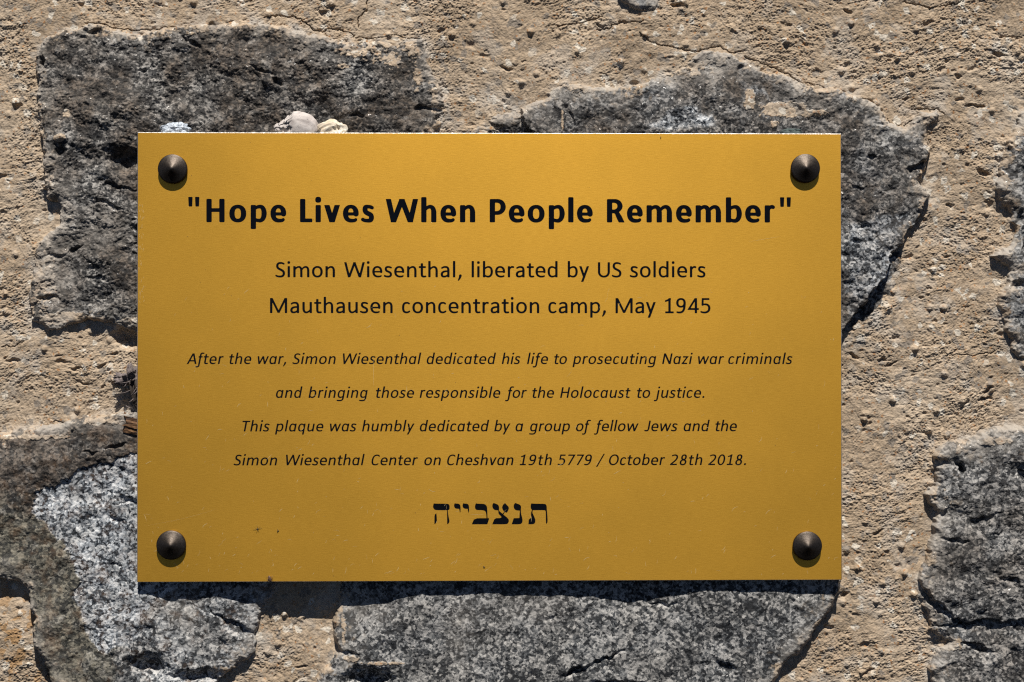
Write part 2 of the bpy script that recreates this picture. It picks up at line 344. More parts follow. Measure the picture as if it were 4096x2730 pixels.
FP4 = [(262, 1060), (313, 1040), (420, 1060), (460, 1300), (420, 1345), (330, 1400), (320, 1470), (296, 1484), (264, 1486), (241, 1499), (231, 1486), (216, 1459), (198, 1426), (186, 1391), (168, 1376), (175, 1356), (195, 1336),
       (180, 1316), (163, 1276), (148, 1250), (135, 1233), (113, 1208), (93, 1188), (87, 1173), (92, 1133), (110, 1121), (150, 1106), (180, 1081)]
stone('granite stone at lower left with a white broken face beside brown weathered skin',
      [(-200, 1030), (-60, 1010), (0, 1000), (57, 992), (95, 984), (130, 974), (175, 970), (250, 960), (292, 950), (420, 930), (520, 1000), (600, 1200), (640, 1330), (622, 1380), (597, 1402), (592, 1460), (581, 1500), (541, 1526), (510, 1552), (486, 1580), (440, 1680), (180, 1690),
       (130, 1600), (112, 1550), (106, 1521), (90, 1499), (76, 1451), (83, 1413), (68, 1360), (38, 1338), (0, 1326), (-60, 1330), (-200, 1310)],
      4.6, tilt=(0.012, 0.004), edge=5, rough=0.7, patina=0.0, fresh=0.26, dust=0.14, seed=4,
      pits=[(345, 1530, 50, 26, 10, 7), (450, 1552, 66, 16, -6, 6), (527, 1426, 52, 5, 30, 3), (550, 1445, 40, 14, 25, 3), (268, 1026, 30, 4, -8, 2), (215, 1040, 14, 5, 0, 3), (270, 1295, 14, 4, 10, 1.6), (300, 1150, 40, 10, 15, 2), (270, 1195, 20, 8, 0, 2)],
      bumps=[(600, 1400, 60, 60, 2.0), (90, 1100, 80, 90, -0.6), (120, 1400, 60, 120, -0.6)],
      fresh_poly=[(FP4, 0.62)], patina_bias=FP4, rust=0.4,
      blobs=[(60, 1004, 120, 8, 0.6), (230, 968, 70, 10, 0.55), (20, 1345, 60, 16, 0.6)],
      film=[(180, 975, 180, 16, 0.4), (420, 1400, 60, 70, 0.18)])

stone('large grey granite stone at the lower right edge of the picture',
      [(2182, 1020), (2232, 1013), (2257, 996), (2284, 986), (2320, 984), (2380, 990), (2520, 1010), (2560, 1300), (2540, 1690), (2160, 1690), (2150, 1600), (2134, 1540), (2150, 1500), (2186, 1478), (2158, 1464), (2140, 1452), (2142, 1432), (2128, 1398), (2108, 1374), (2104, 1350),
       (2110, 1322), (2128, 1288), (2138, 1250), (2146, 1213), (2156, 1180), (2146, 1172), (2136, 1133), (2154, 1106), (2148, 1060), (2160, 1036)],
      3.8, tilt=(-0.02, 0.0), edge=7, rough=0.95, patina=0.5, fresh=0.10, fine=1.3, dust=0.25, seed=5,
      ledges=[([(2110, 960), (2600, 960), (2600, 1424), (2300, 1428), (2250, 1428), (2200, 1428), (2178, 1412), (2150, 1380), (2110, 1345)], 2.6, 1.5)],
      pits=[(2142, 1386, 44, 6, 42, 3), (2195, 1437, 54, 4, -2, 3), (2202, 1072, 8, 22, -25, 5), (2160, 1062, 20, 8, 20, 3), (2350, 1090, 10, 20, -30, 5), (2190, 1240, 30, 6, 10, 2), (2260, 1190, 40, 7, -20, 2), (2240, 1490, 40, 8, 15, 3), (2310, 1330, 40, 6, 25, 1.6)],
      blobs=[(2280, 1012, 60, 14, 0.62), (2180, 1480, 30, 20, 0.6), (2150, 1470, 20, 60, 0.4), (2170, 1130, 16, 60, 0.3)],
      film=[(2230, 1030, 80, 24, 0.35), (2150, 1230, 16, 60, 0.3)])

stone('narrow dark grey granite stone cut by the right edge of the picture',
      [(2350, 262), (2328, 300), (2310, 350), (2296, 396), (2292, 430), (2320, 486), (2332, 532), (2320, 560), (2278, 590), (2320, 612), (2323, 652), (2292, 684), (2298, 714), (2310, 752), (2326, 784), (2330, 812), (2380, 830), (2500, 800), (2520, 500), (2460, 280), (2380, 250)],
      6.4, tilt=(-0.03, 0.0), edge=7, rough=1.0, patina=0.2, fresh=0.18, dust=0.40, seed=6,
      pits=[(2345, 500, 8, 16, 0, 3), (2340, 655, 20, 12, 0, 5), (2352, 570, 8, 16, 0, 3)],
      blobs=[(2280, 585, 44, 26, 0.9), (2292, 430, 30, 60, 0.75), (2288, 700, 26, 50, 0.6), (2310, 330, 30, 40, 0.5)],
      film=[(2290, 440, 40, 80, 0.35), (2280, 585, 50, 20, 0.5)])

stone('small grey stone peeking in at the top edge of the picture',
      [(1418, -20), (1432, 2), (1452, 16), (1480, 25), (1502, 25), (1514, 10), (1522, -20), (1500, -120), (1440, -120)],
      7.5, edge=6, rough=0.7, patina=0.15, fresh=0.3, dust=0.4, seed=7, blobs=[(1455, 15, 30, 10, 0.4)], film=[(1480, 10, 60, 30, 0.35)])

def gauss(x, z, lst):
    r = 0
    for dx, dy, rx, ry, a in lst:
        (cx, cz), = mmpts([(dx, dy)])
        r = r + a * np.exp(-((x - cx) / (rx * DMM)) ** 2 - ((z - cz) / (ry * DMM)) ** 2)
    return r
def pits_(x, z, lst, s):
    """hollows with a steep rim, elongated along the given direction"""
    r = np.zeros_like(x)
    wx = x + 1.6 * fbm(x, z, 7, 3, 0.55, s + 40); wz = z + 1.6 * fbm(x, z, 7, 3, 0.55, s + 45)
    for dx, dy, rx, ry, ang, dep in lst:
        (cx, cz), = mmpts([(dx, dy)]); a = math.radians(-ang)
        px, pz = wx - cx, wz - cz
        e = ((px * math.cos(a) + pz * math.sin(a)) / (rx * DMM)) ** 2 + ((-px * math.sin(a) + pz * math.cos(a)) / (ry * DMM)) ** 2
        r = r + dep * (1 - sstep(0.15, 1.35, np.sqrt(e)))
    return r

SD_ALL = []
PXL, PXR, PZB, PZT = -PW * 500, PW * 500, -PH * 500, PH * 500
for S in STONES:
    xs = [p[0] for p in S['poly']]; zs = [p[1] for p in S['poly']]
    ia = max(0, np.searchsorted(AX, min(xs) - 7)); ib = min(len(AX), np.searchsorted(AX, max(xs) + 7))
    ja = max(0, np.searchsorted(AZ, min(zs) - 7)); jb = min(len(AZ), np.searchsorted(AZ, max(zs) + 7))
    ax, az = AX[ia:ib], AZ[ja:jb]; x, z = np.meshgrid(ax, az); sd = S['seed'] * 23
    w = S['wobble']
    qx = x + w * (2.0 * fbm(x, z, 16, 3, 0.55, sd + 1) + 0.8 * fbm(x, z, 3.5, 2, 0.6, sd + 5))
    qz = z + w * (2.0 * fbm(x, z, 16, 3, 0.55, sd + 9) + 0.8 * fbm(x, z, 3.5, 2, 0.6, sd + 13))
    d = poly_sdf(qx, qz, S['poly'])
    # broken rock: warped facets with their own tilt at two scales, then grain
    wx = x + 4 * fbm(x, z, 22, 3, 0.55, sd + 17); wz = z + 4 * fbm(x, z, 22, 3, 0.55, sd + 21)
    h = -3.0 * np.abs(perlin(wx / 36, wz / 28, sd + 3)) + 1.5 * np.abs(perlin(wx / 19 + 5, wz / 15, sd + 6)) - 0.35 * np.abs(perlin(wx / 8, wz / 6.5, sd + 11)) + 0.5
    h = h + 1.5 * fbm(x, z, 55, 3, 0.5, sd + 25)
    h *= S['rough']
    f = S['fine'] * (0.75 + 0.5 * sstep(-0.4, 0.4, fbm(x, z, 28, 2, 0.5, sd + 26)))
    g1, g2, _, _, gr, gs = worley(x + 0.7 * perlin(x / 2, z / 2, sd + 31), z * 1.25 + 0.7 * perlin(x / 2, z / 2, sd + 33), 3.2, sd + 4)
    h = h + f * 0.44 * (1.0 * fbm(x, z, 9, 4, 0.55, sd + 29) + 0.40 * (gr - 0.5) + 0.16 * (sstep(0.0, 0.35, g2 - g1) - 0.7) + 0.24 * perlin(x / 1.5, z / 1.5, sd + 35) + 0.12 * perlin(x / 0.75, z / 0.75, sd + 37))
    y = S['y0'] + x * 0 - h + S['tilt'][0] * (x - np.mean(xs)) + S['tilt'][1] * (z - np.mean(zs))
    y = y + gauss(x, z, S['bumps']) + pits_(x, z, S['pits'], sd)
    for lp, dep, wid in S['ledges']:
        dl = poly_sdf(qx, qz, mmpts(lp)); y = y + dep * sstep(-wid, 0.0, -dl - 0.0) * 1.0
    R = S['edge']; t = np.clip(1 - d / R, 0, 1)
    y = y + R * 0.55 * (1 - np.sqrt(np.clip(1 - t * t, 0, 1))) + np.clip(-d, 0, None) * S['drop']
    inpl = np.minimum(np.minimum(x - PXL, PXR - x), np.minimum(z - PZB, PZT - z))
    y = np.where(inpl > -2, np.maximum(y, 3.0 + 0.25 * gr), y)
    # masks that belong to the material: weathered skin, fresh breaks, mortar left on the stone
    n8 = fbm(x, z, 9, 4, 0.6, sd + 51); n3 = fbm(x, z, 2.6, 3, 0.6, sd + 55)
    nb = n8 * 0.55 + n3 * 0.40
    fresh = np.full(x.shape, S['fresh'], np.float32) * (0.5 + 1.0 * sstep(-0.3, 0.4, fbm(x, z, 24, 3, 0.55, sd + 57)))
    if S['fresh_poly']:
        for fp, am in S['fresh_poly']:
            df = poly_sdf(x + 2.0 * n8, z + 2.0 * fbm(x, z, 9, 4, 0.6, sd + 59), mmpts(fp))
            fresh = np.maximum(fresh, am * (0.72 + 0.5 * sstep(-0.35, 0.35, fbm(x, z, 17, 4, 0.6, sd + 67))) * sstep(-0.4, 0.8 if S['patina_bias'] else 5, df) * (1 - 0.5 * (sstep(-135, -112, x) if S['patina_bias'] else 0)))
    patina = np.clip(S['patina'] * (0.75 + 0.7 * fbm(x, z, 30, 4, 0.55, sd + 61)) * (1 - 0.85 * np.clip(fresh * 1.3 - 0.2, 0, 1)), 0, 1)
    if S['patina_bias']:
        df = poly_sdf(x + 2.0 * n8, z + 2.0 * fbm(x, z, 9, 4, 0.6, sd + 59), mmpts(FP4))
        (lx, lz), (rx_, rz_) = mmpts([(225, 1085), (300, 1130)])
        left = np.maximum(1 - sstep(lx, rx_, x + 4 * n8), sstep(rz_, lz, z + 5 * n8))
        patina = np.maximum(patina, 0.92 * sstep(-0.2, 0.5, -df) * left)
        y = y - 0.9 * sstep(-0.3, 0.5, -df) * left
        fresh = fresh * (1 - 0.9 * sstep(-0.2, 0.5, -df) * left)
    olive = np.zeros_like(x)
    if S['patina_bias']:
        (_, za), (_, zb) = mmpts([(0, 1120), (0, 1210)]); olive = sstep(za, zb, z + 8 * n8)
    dust = sstep(0.05, 0.30, (0.12 + S['dust']) * 1.1 * np.exp(-np.clip(d, 0, None) / 4.0) + nb * 0.5 - 0.12) * np.exp(-np.clip(d - 2, 0, None) / 7)
    for dx, dy, rx, ry, am in S['blobs']:
        (cx, cz), = mmpts([(dx, dy)])
        e = np.sqrt(((x - cx) / (rx * DMM)) ** 2 + ((z - cz) / (ry * DMM)) ** 2)
        dust = np.maximum(dust, sstep(0.0, 0.16, am - 0.75 * e ** 2 + nb * 0.8 - 0.10) * sstep(1.7, 1.2, e))
    rim = 0.85 * np.exp(-np.clip(d, 0, None) / 5.0) * sstep(-0.35, 0.35, fbm(x, z, 22, 3, 0.55, sd + 65))
    film = np.clip(rim + gauss(x, z, S['film']), 0, 1) * (0.6 + 0.8 * sstep(-0.4, 0.4, nb))
    y = y - 0.35 * dust
    dq = d[:-1, :-1] > -4
    grid = grid_object('stone', ax, az, y, dq, GRANITE, wall,
                       dict(olive=olive, fresh=np.clip(fresh, 0, 1), patina=patina, dust=np.clip(dust, 0, 1), film=np.clip(film, 0, 0.85), rust=np.full(x.shape, S['rust'], np.float32)))
    grid['label'] = S['label']
    SD_ALL.append((ia, ib, ja, jb, d, y))

# mortar
x, z = np.meshgrid(AX, AZ)
dmax = np.full(x.shape, -60.0, np.float32)
for ia, ib, ja, jb, d, ys in SD_ALL:
    dmax[ja:jb, ia:ib] = np.maximum(dmax[ja:jb, ia:ib], d)
smooth_patch = sstep(-0.35, 0.35, fbm(x, z, 38, 3, 0.55, 201))
(cx1, _), (cx2, _) = mmpts([(1700, 0), (2200, 0)])
right = sstep(cx1, cx2, x)
ang = 0.14
mx = x + 5 * fbm(x, z, 60, 2, 0.5, 261); mz = z + 7 * fbm(x, z, 70, 2, 0.5, 263)
rx = mx * math.cos(ang) + mz * math.sin(ang); rz = -mx * math.sin(ang) + mz * math.cos(ang)
sx, sz = rx / 1.22, rz * 1.05
h = 1.6 * fbm(x, z, 75, 3, 0.5, 203) + 0.55 * fbm(sx, sz, 11, 3, 0.55, 207)
w1, w12, _, _, r1, r1s = worley(sx + 0.6 * perlin(x / 2, z / 2, 211), sz + 0.6 * perlin(x / 2, z / 2, 213), 3.4, 31)
w2, w22, _, _, r2, _ = worley(sx + 0.3 * perlin(x, z, 215), sz + 0.3 * perlin(x, z, 217), 1.55, 37)
amp = 0.48 + 0.62 * smooth_patch
h = h + amp * (0.40 * (0.5 - w1) * (0.2 + 1.2 * r1) + 0.52 * (0.5 - w2) * (0.1 + 1.2 * r2) + 0.36 * fbm(sx, sz, 3.4, 3, 0.66, 221) + 0.30 * perlin(sx / 0.9, sz / 0.9, 225) + 0.16 * perlin(sx / 0.62, sz / 0.62, 227))
p1, _, _, _, pr, ps = worley(rx / 1.5 + 1.2 * perlin(x / 4, z / 4, 229), rz + 1.2 * perlin(x / 4, z / 4, 231), 9.0, 41)
h = h - (pr > 0.94) * (0.6 + 1.4 * ps) * (1 - sstep(0.06, 0.26, p1))                          # air holes
p1, _, _, _, pr, ps = worley(rx / 1.4 + 0.5 * perlin(x / 2, z / 2, 233), rz + 0.5 * perlin(x / 2, z / 2, 235), 4.0, 43)
h = h - (pr > 0.89) * (0.3 + 0.6 * ps) * (1 - sstep(0.08, 0.30, p1))
p1, _, _, _, pr, ps = worley(x, z, 16, 47)
h = h + (pr > 0.55) * (0.8 + ps) * (1 - sstep(0.03, 0.17, p1))                               # pebbles in the mortar
CR = [[(195, 53), (235, 55), (265, 63), (300, 68), (340, 67), (375, 63), (400, 59), (420, 64), (450, 63), (480, 60), (510, 58), (535, 46)], [(605, 40), (620, 35), (650, 36), (680, 38), (700, 50), (715, 65), (735, 72), (760, 66), (775, 66), (800, 75), (815, 80)], [(812, 82), (840, 88), (880, 84), (910, 80), (940, 88), (965, 89)],
      [(822, 62), (826, 40), (840, 20), (845, 0)], [(1270, 56), (1310, 57), (1350, 45), (1385, 36)], [(1372, 66), (1400, 66), (1420, 52), (1450, 50), (1480, 50)], [(1470, 72), (1490, 92), (1515, 105), (1545, 108), (1580, 117), (1598, 121), (1620, 112), (1655, 107), (1680, 123), (1700, 120), (1712, 117)],
      [(1712, 130), (1740, 140), (1765, 148), (1790, 160)], [(1765, 150), (1790, 160), (1810, 170), (1840, 188), (1880, 195), (1905, 207), (1940, 213), (1970, 227), (2005, 232), (2020, 250), (2032, 268), (2050, 280), (2082, 290), (2100, 276)], [(2098, 249), (2130, 250), (2155, 250), (2175, 262)], [(2080, 2), (2110, 10), (2140, 17), (2175, 11), (2200, 8), (2212, 0)],
      [(2300, 86), (2325, 83), (2350, 86)], [(2160, 812), (2180, 816), (2240, 816), (2290, 810)], [(2182, 1016), (2230, 1012), (2255, 992), (2285, 984)], [(0, 800), (30, 795), (50, 788)], [(145, 974), (130, 968), (120, 970)], [(445, 226), (446, 240)]]
cd = np.full(x.shape, 99, np.float32)
qx = x + 0.9 * fbm(x, z, 5, 3, 0.6, 241); qz = z + 0.9 * fbm(x, z, 5, 3, 0.6, 245)
for c in CR: cd = np.minimum(cd, line_dist(qx, qz, mmpts(c)))
cw = 0.34 + 0.28 * fbm(x, z, 12, 2, 0.5, 247)
h = h - 1.9 * (1 - sstep(0.40, 0.9, cd / np.maximum(cw, 0.12))) - 0.4 * np.exp(-cd / 1.2)
MP = [(30, 830, 20, 4, 0, 2), (135, 820, 10, 3, 0, 2), (175, 850, 14, 4, -12, 2.5), (235, 842, 12, 4, -20, 2), (190, 878, 12, 3, 0, 2), (262, 815, 8, 4, -20, 2), (295, 775, 44, 24, 15, 6), (1380, 57, 12, 4, 10, 2), (1560, 15, 14, 6, 10, 3), (1950, 25, 10, 5, 20, 2.5), (2082, 225, 6, 4, 0, 2), (2205, 176, 8, 5, 0, 2.5), (2295, 125, 14, 5, 10, 2.5),
      (2250, 245, 16, 5, 5, 2.5), (2230, 244, 10, 5, 0, 2.5), (2190, 470, 8, 6, 0, 2.5), (2182, 590, 10, 5, 0, 2), (1965, 820, 10, 7, 30, 3), (2028, 825, 14, 5, -10, 2.5), (2048, 838, 12, 4, -25, 2.5), (2272, 898, 12, 5, -25, 3), (2265, 918, 14, 4, 0, 3), (2225, 928, 6, 5, 0, 2.5), (2020, 1224, 14, 5, -30, 2.5), (1940, 1367, 12, 7, 0, 3), (1905, 1440, 10, 6, 0, 3), (1998, 1550, 14, 5, -20, 3), (690, 1535, 16, 4, 0, 2.5),
      (2262, 397, 16, 5, 8, 3), (1165, 158, 18, 5, 20, 2.5)]
h = h - pits_(x, z, MP, 91)
y = 12.0 - h + gauss(x, z, [(690, 1400, 120, 80, 0.6), (200, 860, 140, 90, -2.0), (30, 500, 60, 400, -1.0), (1500, 60, 900, 80, -1.2), (2200, 150, 200, 150, -1.5), (2050, 950, 120, 250, -1.6), (1150, 180, 90, 80, -0.8), (40, 1480, 60, 120, -3.0), (1980, 1480, 130, 120, 0.0)])
# mortar drawn up against the stones, smoother there
near = np.exp(-np.clip(-dmax, 0, None) / 4.0)
y = y - 1.6 * near * (0.6 + 0.8 * fbm(x, z, 20, 2, 0.5, 251))
inpl = np.minimum(np.minimum(x - PXL, PXR - x), np.minimum(z - PZB, PZT - z))
y = np.where(inpl > -2, np.maximum(y, 7.0 + 0.3 * w1), y)
grey = np.clip(near * (0.25 + 1.1 * fbm(x, z, 14, 4, 0.6, 253)) + 0.4 * sstep(0.25, 0.6, fbm(x, z, 26, 4, 0.6, 257)), 0, 1)
(px_, pz_), = mmpts([(30, 1470)])
pebbly = np.exp(-((x - px_) / 30) ** 2 - ((z - pz_) / 40) ** 2)
keep = (dmax[:-1, :-1] < 7.0) & (inpl[:-1, :-1] < 45)
grid_object('mortar', AX, AZ, y, keep, MORTAR, wall, dict(grey=grey, pebbly=pebbly))
del x, z, h, y, w1, w2, cd, qx, qz

# ------------------------------------------------------------------ lettering: engraved strokes as distance fields
def bez(p0, p1, p2, p3, w0, w1=None, n=10):
    w1 = w0 if w1 is None else w1; r = []
    for k in range(n + 1):
        t = k / n; a, b, c, e = (1 - t) ** 3, 3 * t * (1 - t) ** 2, 3 * t * t * (1 - t), t ** 3
        r.append((a * p0[0] + b * p1[0] + c * p2[0] + e * p3[0], a * p0[1] + b * p1[1] + c * p2[1] + e * p3[1], w0 + (w1 - w0) * t))
    return ('S', r)
def ell(cx, cy, rx, ry, a0, a1, wv, wh, n=26, ex=2.25):
    r = []
    for k in range(n + 1):
        a = math.radians(a0 + (a1 - a0) * k / n); c, s = math.cos(a), math.sin(a)
        sx_ = math.copysign(abs(c) ** (2 / ex), c); sy_ = math.copysign(abs(s) ** (2 / ex), s)
        r.append((cx + rx * sx_, cy + ry * sy_, wh + (wv - wh) * c * c))
    return ('S', r)
def L(xa, ya, xb, yb, w): return ('B', (xa, ya, xb, yb, w))
def D(cx, cy, r): return ('D', (cx, cy, r))
def V(pts, w, lo, hi): return ('V', (pts, w, lo, hi))

def glyph(ch, bold=False, it=False):
    w = 298.0 if bold else 204.0; h = 212.0 if bold else 166.0
    if it: w, h = 205.0, 168.0
    X = 958; CAP = 1294; ASC = 1398; DSC = -378
    hw, hh = w / 2, h / 2
    T = X + 14 - hh; Bm = -14 + hh                     # centre lines of the round tops and bottoms
    ls = 136.0 if not bold else 128.0                   # left bearing of a stem
    sL = ls + hw
    adv = {}
    def stem(xc, a, b): return L(xc, a, xc, b, w)
    def arch(xa, xb, y0=0):                             # from stem xa up over to stem xb
        m = (xa + xb) / 2
        return [bez((xa + 10, 560), (xa + 60, T - 120), (m - 60, T), (m + 60, T), hh * 0.72, hh, 12), bez((m + 60, T), (xb - 70, T), (xb, T - 130), (xb, T - 330), hh, hw, 12), stem(xb, y0, T - 320)]
    def bowl(cx_, flip, wd):                            # round part of b, p (flip False) or d, q (True)
        sgn = -1 if flip else 1; st = cx_
        o = st + sgn * wd
        return [bez((st, 660), (st + sgn * 110, 820), (st + sgn * 230, T), (st + sgn * 370, T), hh * 0.75, hh, 12), bez((st + sgn * 370, T), (o - sgn * 90, T), (o, 730), (o, 490), hh, hw, 12),
                bez((o, 490), (o, 220), (o - sgn * 120, Bm), (st + sgn * 340, Bm), hw, hh, 12), bez((st + sgn * 340, Bm), (st + sgn * 200, Bm), (st + sgn * 90, 140), (st, 240), hh, hh * 0.8, 12)]
    if ch == 'o': a = 1101 if bold else 1080; return a, [ell(a / 2, 479, a / 2 - 82 - hw, T - 479, 0, 360, hw, hh, 40)]
    if ch == 'e':
        a = 1030 if bold else 1019; xl, xr = 84 + hw, a - 70 - hw; cx_ = (xl + xr) / 2; rx_ = (xr - xl) / 2
        return a, [ell(cx_, 485, rx_, T - 485, -2, 180, hw, hh), bez((xl, 485), (xl, 210), (cx_ - 170, Bm), (cx_ + 60, Bm), hw, hh, 12), bez((cx_ + 60, Bm), (cx_ + 210, Bm), (xr - 40, Bm + 25), (xr - 20, Bm + 55), hh, hh * 0.85, 8), L(xl, 482 - (20 if bold else 0), xr + hw * 0.9, 482 - (20 if bold else 0), h * 0.86)]
    if ch == 'c':
        a = 866; xl = 84 + hw; return a, [bez((690, T - 75), (630, T - 20), (560, T), (500, T), hh * .9, hh, 8), bez((500, T), (260, T), (xl, 740), (xl, 470), hh, hw, 12), bez((xl, 470), (xl, 200), (260, Bm), (490, Bm), hw, hh, 12), bez((490, Bm), (580, Bm), (660, Bm + 40), (720, Bm + 90), hh, hh * .9, 8)]
    if ch == 'a' and not it:
        xs = 850 - hw; return 981, [bez((205, T - 90), (300, T - 15), (400, T), (470, T), hh * .9, hh, 8), bez((470, T), (680, T), (xs, T - 80), (xs, 600), hh, hw, 10), stem(xs, 0, 640), bez((xs, 528), (470, 535), (92 + hw, 500), (92 + hw, 262), hh * .85, hw, 12), bez((92 + hw, 262), (92 + hw, 120), (260, Bm), (390, Bm), hw, hh, 10), bez((390, Bm), (540, Bm), (650, 140), (xs, 260), hh, hh * .8, 10)]
    if ch in 'dq' or (it and ch in 'ag'):
        a = 1076 if not it else 1053; xs = a - ls - hw; b = bowl(xs, True, xs - 84 - hw)
        if ch == 'd': return a, b + [stem(xs, 0, ASC)]
        if ch == 'q': return a, b + [stem(xs, DSC, X)]
        if ch == 'a': return a, b + [stem(xs, 0, X)]
        return a, b + [stem(xs, -60, X), bez((xs, -20), (xs, -240), (xs - 130, -320), (xs - 330, -320), hw, hh, 10), bez((xs - 330, -320), (xs - 450, -320), (190, -310), (165, -285), hh, hh * .9, 6)]
    if ch in 'bp':
        a = 1100 if bold else 1076; return a, bowl(sL, False, a - 82 - hw - sL) + [stem(sL, 0 if ch == 'b' else DSC, ASC if ch == 'b' else X)]
    if ch in 'nh':
        a = 1100 if bold else 1076; return a, [stem(sL, 0, ASC if ch == 'h' else X)] + arch(sL, a - 126 - hw)
    if ch == 'u':
        a = 1076; r = [stem(sL, 0, X)] + arch(sL, a - 126 - hw); out = []
        for k, v in r:
            if k == 'B': out.append(L(a - v[0], X - v[1], a - v[2], X - v[3], v[4]))
            else: out.append(('S', [(a - q[0], X - q[1], q[2]) for q in v]))
        return a, out
    if ch == 'm':
        a = 1666 if bold else 1636; xr = a - 126 - hw; xm = (sL + xr) / 2; return a, [stem(sL, 0, X)] + arch(sL, xm) + arch(xm, xr)
    if ch == 'r':
        a = 727 if bold else 714; e = a - 25 - hh; return a, [stem(sL, 0, X), bez((sL, 600), (sL + 90, 830), (sL + 190, T + 15), (e - 60, T), hh * .8, hh * 1.05, 12), bez((e - 60, T), (e - 30, T), (e - 10, T - 8), (e, T - 16), hh * 1.05, hh, 4)]
    if ch == 's':
        a = 818 if bold else 801; k = a / 801; b_ = 18 if bold else 0
        return a, [bez((640 * k - b_, T - 60), (560 * k, T - 15), (480 * k, T), (410 * k, T), hh * .95, hh, 8), bez((410 * k, T), (250 * k, T), (96 * k + hw, 840), (96 * k + hw, 715), hh, hw * .95, 10), bez((96 * k + hw, 715), (96 * k + hw, 560), (340 * k, 520), (425 * k, 480), hw * .95, hw * .9, 10),
                   bez((425 * k, 480), (560 * k, 420), (735 * k - hw, 380), (735 * k - hw, 255), hw * .9, hw * .95, 10), bez((735 * k - hw, 255), (735 * k - hw, 120), (540 * k, Bm), (370 * k, Bm), hw * .95, hh, 10), bez((370 * k, Bm), (260 * k, Bm), (170 * k, Bm + 25), (105 * k + b_, Bm + 65), hh, hh * .95, 8)]
    if ch == 't':
        return 686, [stem(300, 260, 1205), L(35, X - hh, 640, X - hh, h), bez((300, 290), (300, 110), (350, Bm), (480, Bm), hw, hh, 10), bez((480, Bm), (540, Bm), (580, Bm + 5), (615, Bm + 15), hh, hh * .95, 5)]
    if ch == 'i': return (503 if bold else 470), [stem((503 if bold else 470) / 2, 0, X), D((503 if bold else 470) / 2, 1262 if not bold else 1245, 118 if not bold else 165)]
    if ch == 'j': return 490, [stem(245, -80, X), D(245, 1262, 118), bez((245, -40), (245, -240), (200, -318), (60, -318), hw, hh, 10), bez((60, -318), (20, -318), (-10, -314), (-40, -306), hh, hh, 4)]
    if ch == 'l': return 470, [stem(235, 0, ASC)]
    if ch == 'f': return 625, [stem(282, -120, 1120), bez((282, 1080), (282, 1290), (360, ASC - hh), (500, ASC - hh), hw, hh, 10), bez((500, ASC - hh), (550, ASC - hh), (590, ASC - hh - 6), (620, ASC - hh - 14), hh, hh * .95, 4), L(60, X - hh, 560, X - hh, h), bez((282, -80), (282, -240), (220, -330), (90, -330), hw, hh, 10), bez((90, -330), (50, -330), (20, -326), (-20, -316), hh, hh, 4)]
    if ch == 'v':
        a = 969 if bold else 925; return a, [V([(40 + hw * 1.05, X), (a / 2, -20 if not bold else 10), (a - 40 - hw * 1.05, X)], w * .98, 0, X)]
    if ch == 'w': return 1464, [V([(40 + hw, X), (400, 10), (732, X - 20), (1064, 10), (1424 - hw, X)], w * .93, 0, X)]
    if ch == 'y': return 927, [V([(40 + hw, X), (480, -10)], w * .97, 0, X), V([(887 - hw, X), (275, DSC - 60)], w * .97, DSC, X)]
    if ch == 'z': return 809, [L(80, X - hh, 730, X - hh, h), L(70, hh, 740, hh, h), V([(640, X - 60), (165, 60)], w * .9, 0, X)]
    if ch == 'H': a = 1292 if bold else 1276; return a, [stem(sL + 14, 0, CAP), stem(a - sL - 14, 0, CAP), L(sL, 672, a - sL, 672, h)]
    if ch == 'L': a = 866; return a, [stem(sL + 14, 0, CAP), L(sL, hh, a - 40, hh, h)]
    if ch == 'W':
        a = 1856 if bold else 1822; return a, [V([(30 + hw, CAP), (a * .25, 10 if not bold else 30), (a / 2, CAP - (50 if not bold else 40)), (a * .75, 10 if not bold else 30), (a - 30 - hw, CAP)], w * .97, 0, CAP)]
    if ch in 'PR':
        a = (1089 if bold else 1058) if ch == 'P' else 1153; xo = (a - 60 - hw) if ch == 'P' else 1010 - hw; tp, bt = CAP - hh, (520 if ch == 'P' else 610)
        r = [stem(sL + 10, 0, CAP), L(sL, tp, 560, tp, h), L(sL, bt, 540, bt, h), bez((540, tp), (xo - 130, tp), (xo, tp - 120), (xo, (tp + bt) / 2), hh, hw, 12), bez((xo, (tp + bt) / 2), (xo, bt + 130), (xo - 150, bt), (520, bt), hw, hh, 12)]
        if ch == 'R': r += [bez((560, bt), (700, bt - 30), (770, 400), (840, 230), hh, hw, 10), V([(805, 320), (985, -60)], w, 0, 400)]
        return a, r
    if ch == 'S':
        k = 1.0; T2, B2 = CAP + 14 - hh, Bm
        return 941, [bez((760, T2 - 75), (680, T2 - 20), (590, T2), (500, T2), hh * .9, hh, 8), bez((500, T2), (300, T2), (105 + hw, 1130), (105 + hw, 970), hh, hw, 10), bez((105 + hw, 970), (105 + hw, 770), (370, 720), (490, 660), hw, hw * .95, 10),
                     bez((490, 660), (640, 585), (870 - hw, 520), (870 - hw, 345), hw * .95, hw, 10), bez((870 - hw, 345), (870 - hw, 150), (640, B2), (420, B2), hw, hh, 10), bez((420, B2), (290, B2), (170, B2 + 35), (110, B2 + 85), hh, hh * .9, 8)]
    if ch == 'M': return 1751, [stem(sL + 10, 0, CAP), stem(1751 - sL - 10, 0, CAP), V([(sL + 40, CAP - 20), (875, 60), (1751 - sL - 40, CAP - 20)], w * .9, 30, CAP)]
    if ch == 'U':
        a = 1314; xa, xb = sL + 6, a - sL - 6; m = a / 2
        return a, [stem(xa, 440, CAP), stem(xb, 440, CAP), bez((xa, 480), (xa, 180), (m - 180, Bm), (m, Bm), hw, hh, 12), bez((m, Bm), (m + 180, Bm), (xb, 180), (xb, 480), hh, hw, 12)]
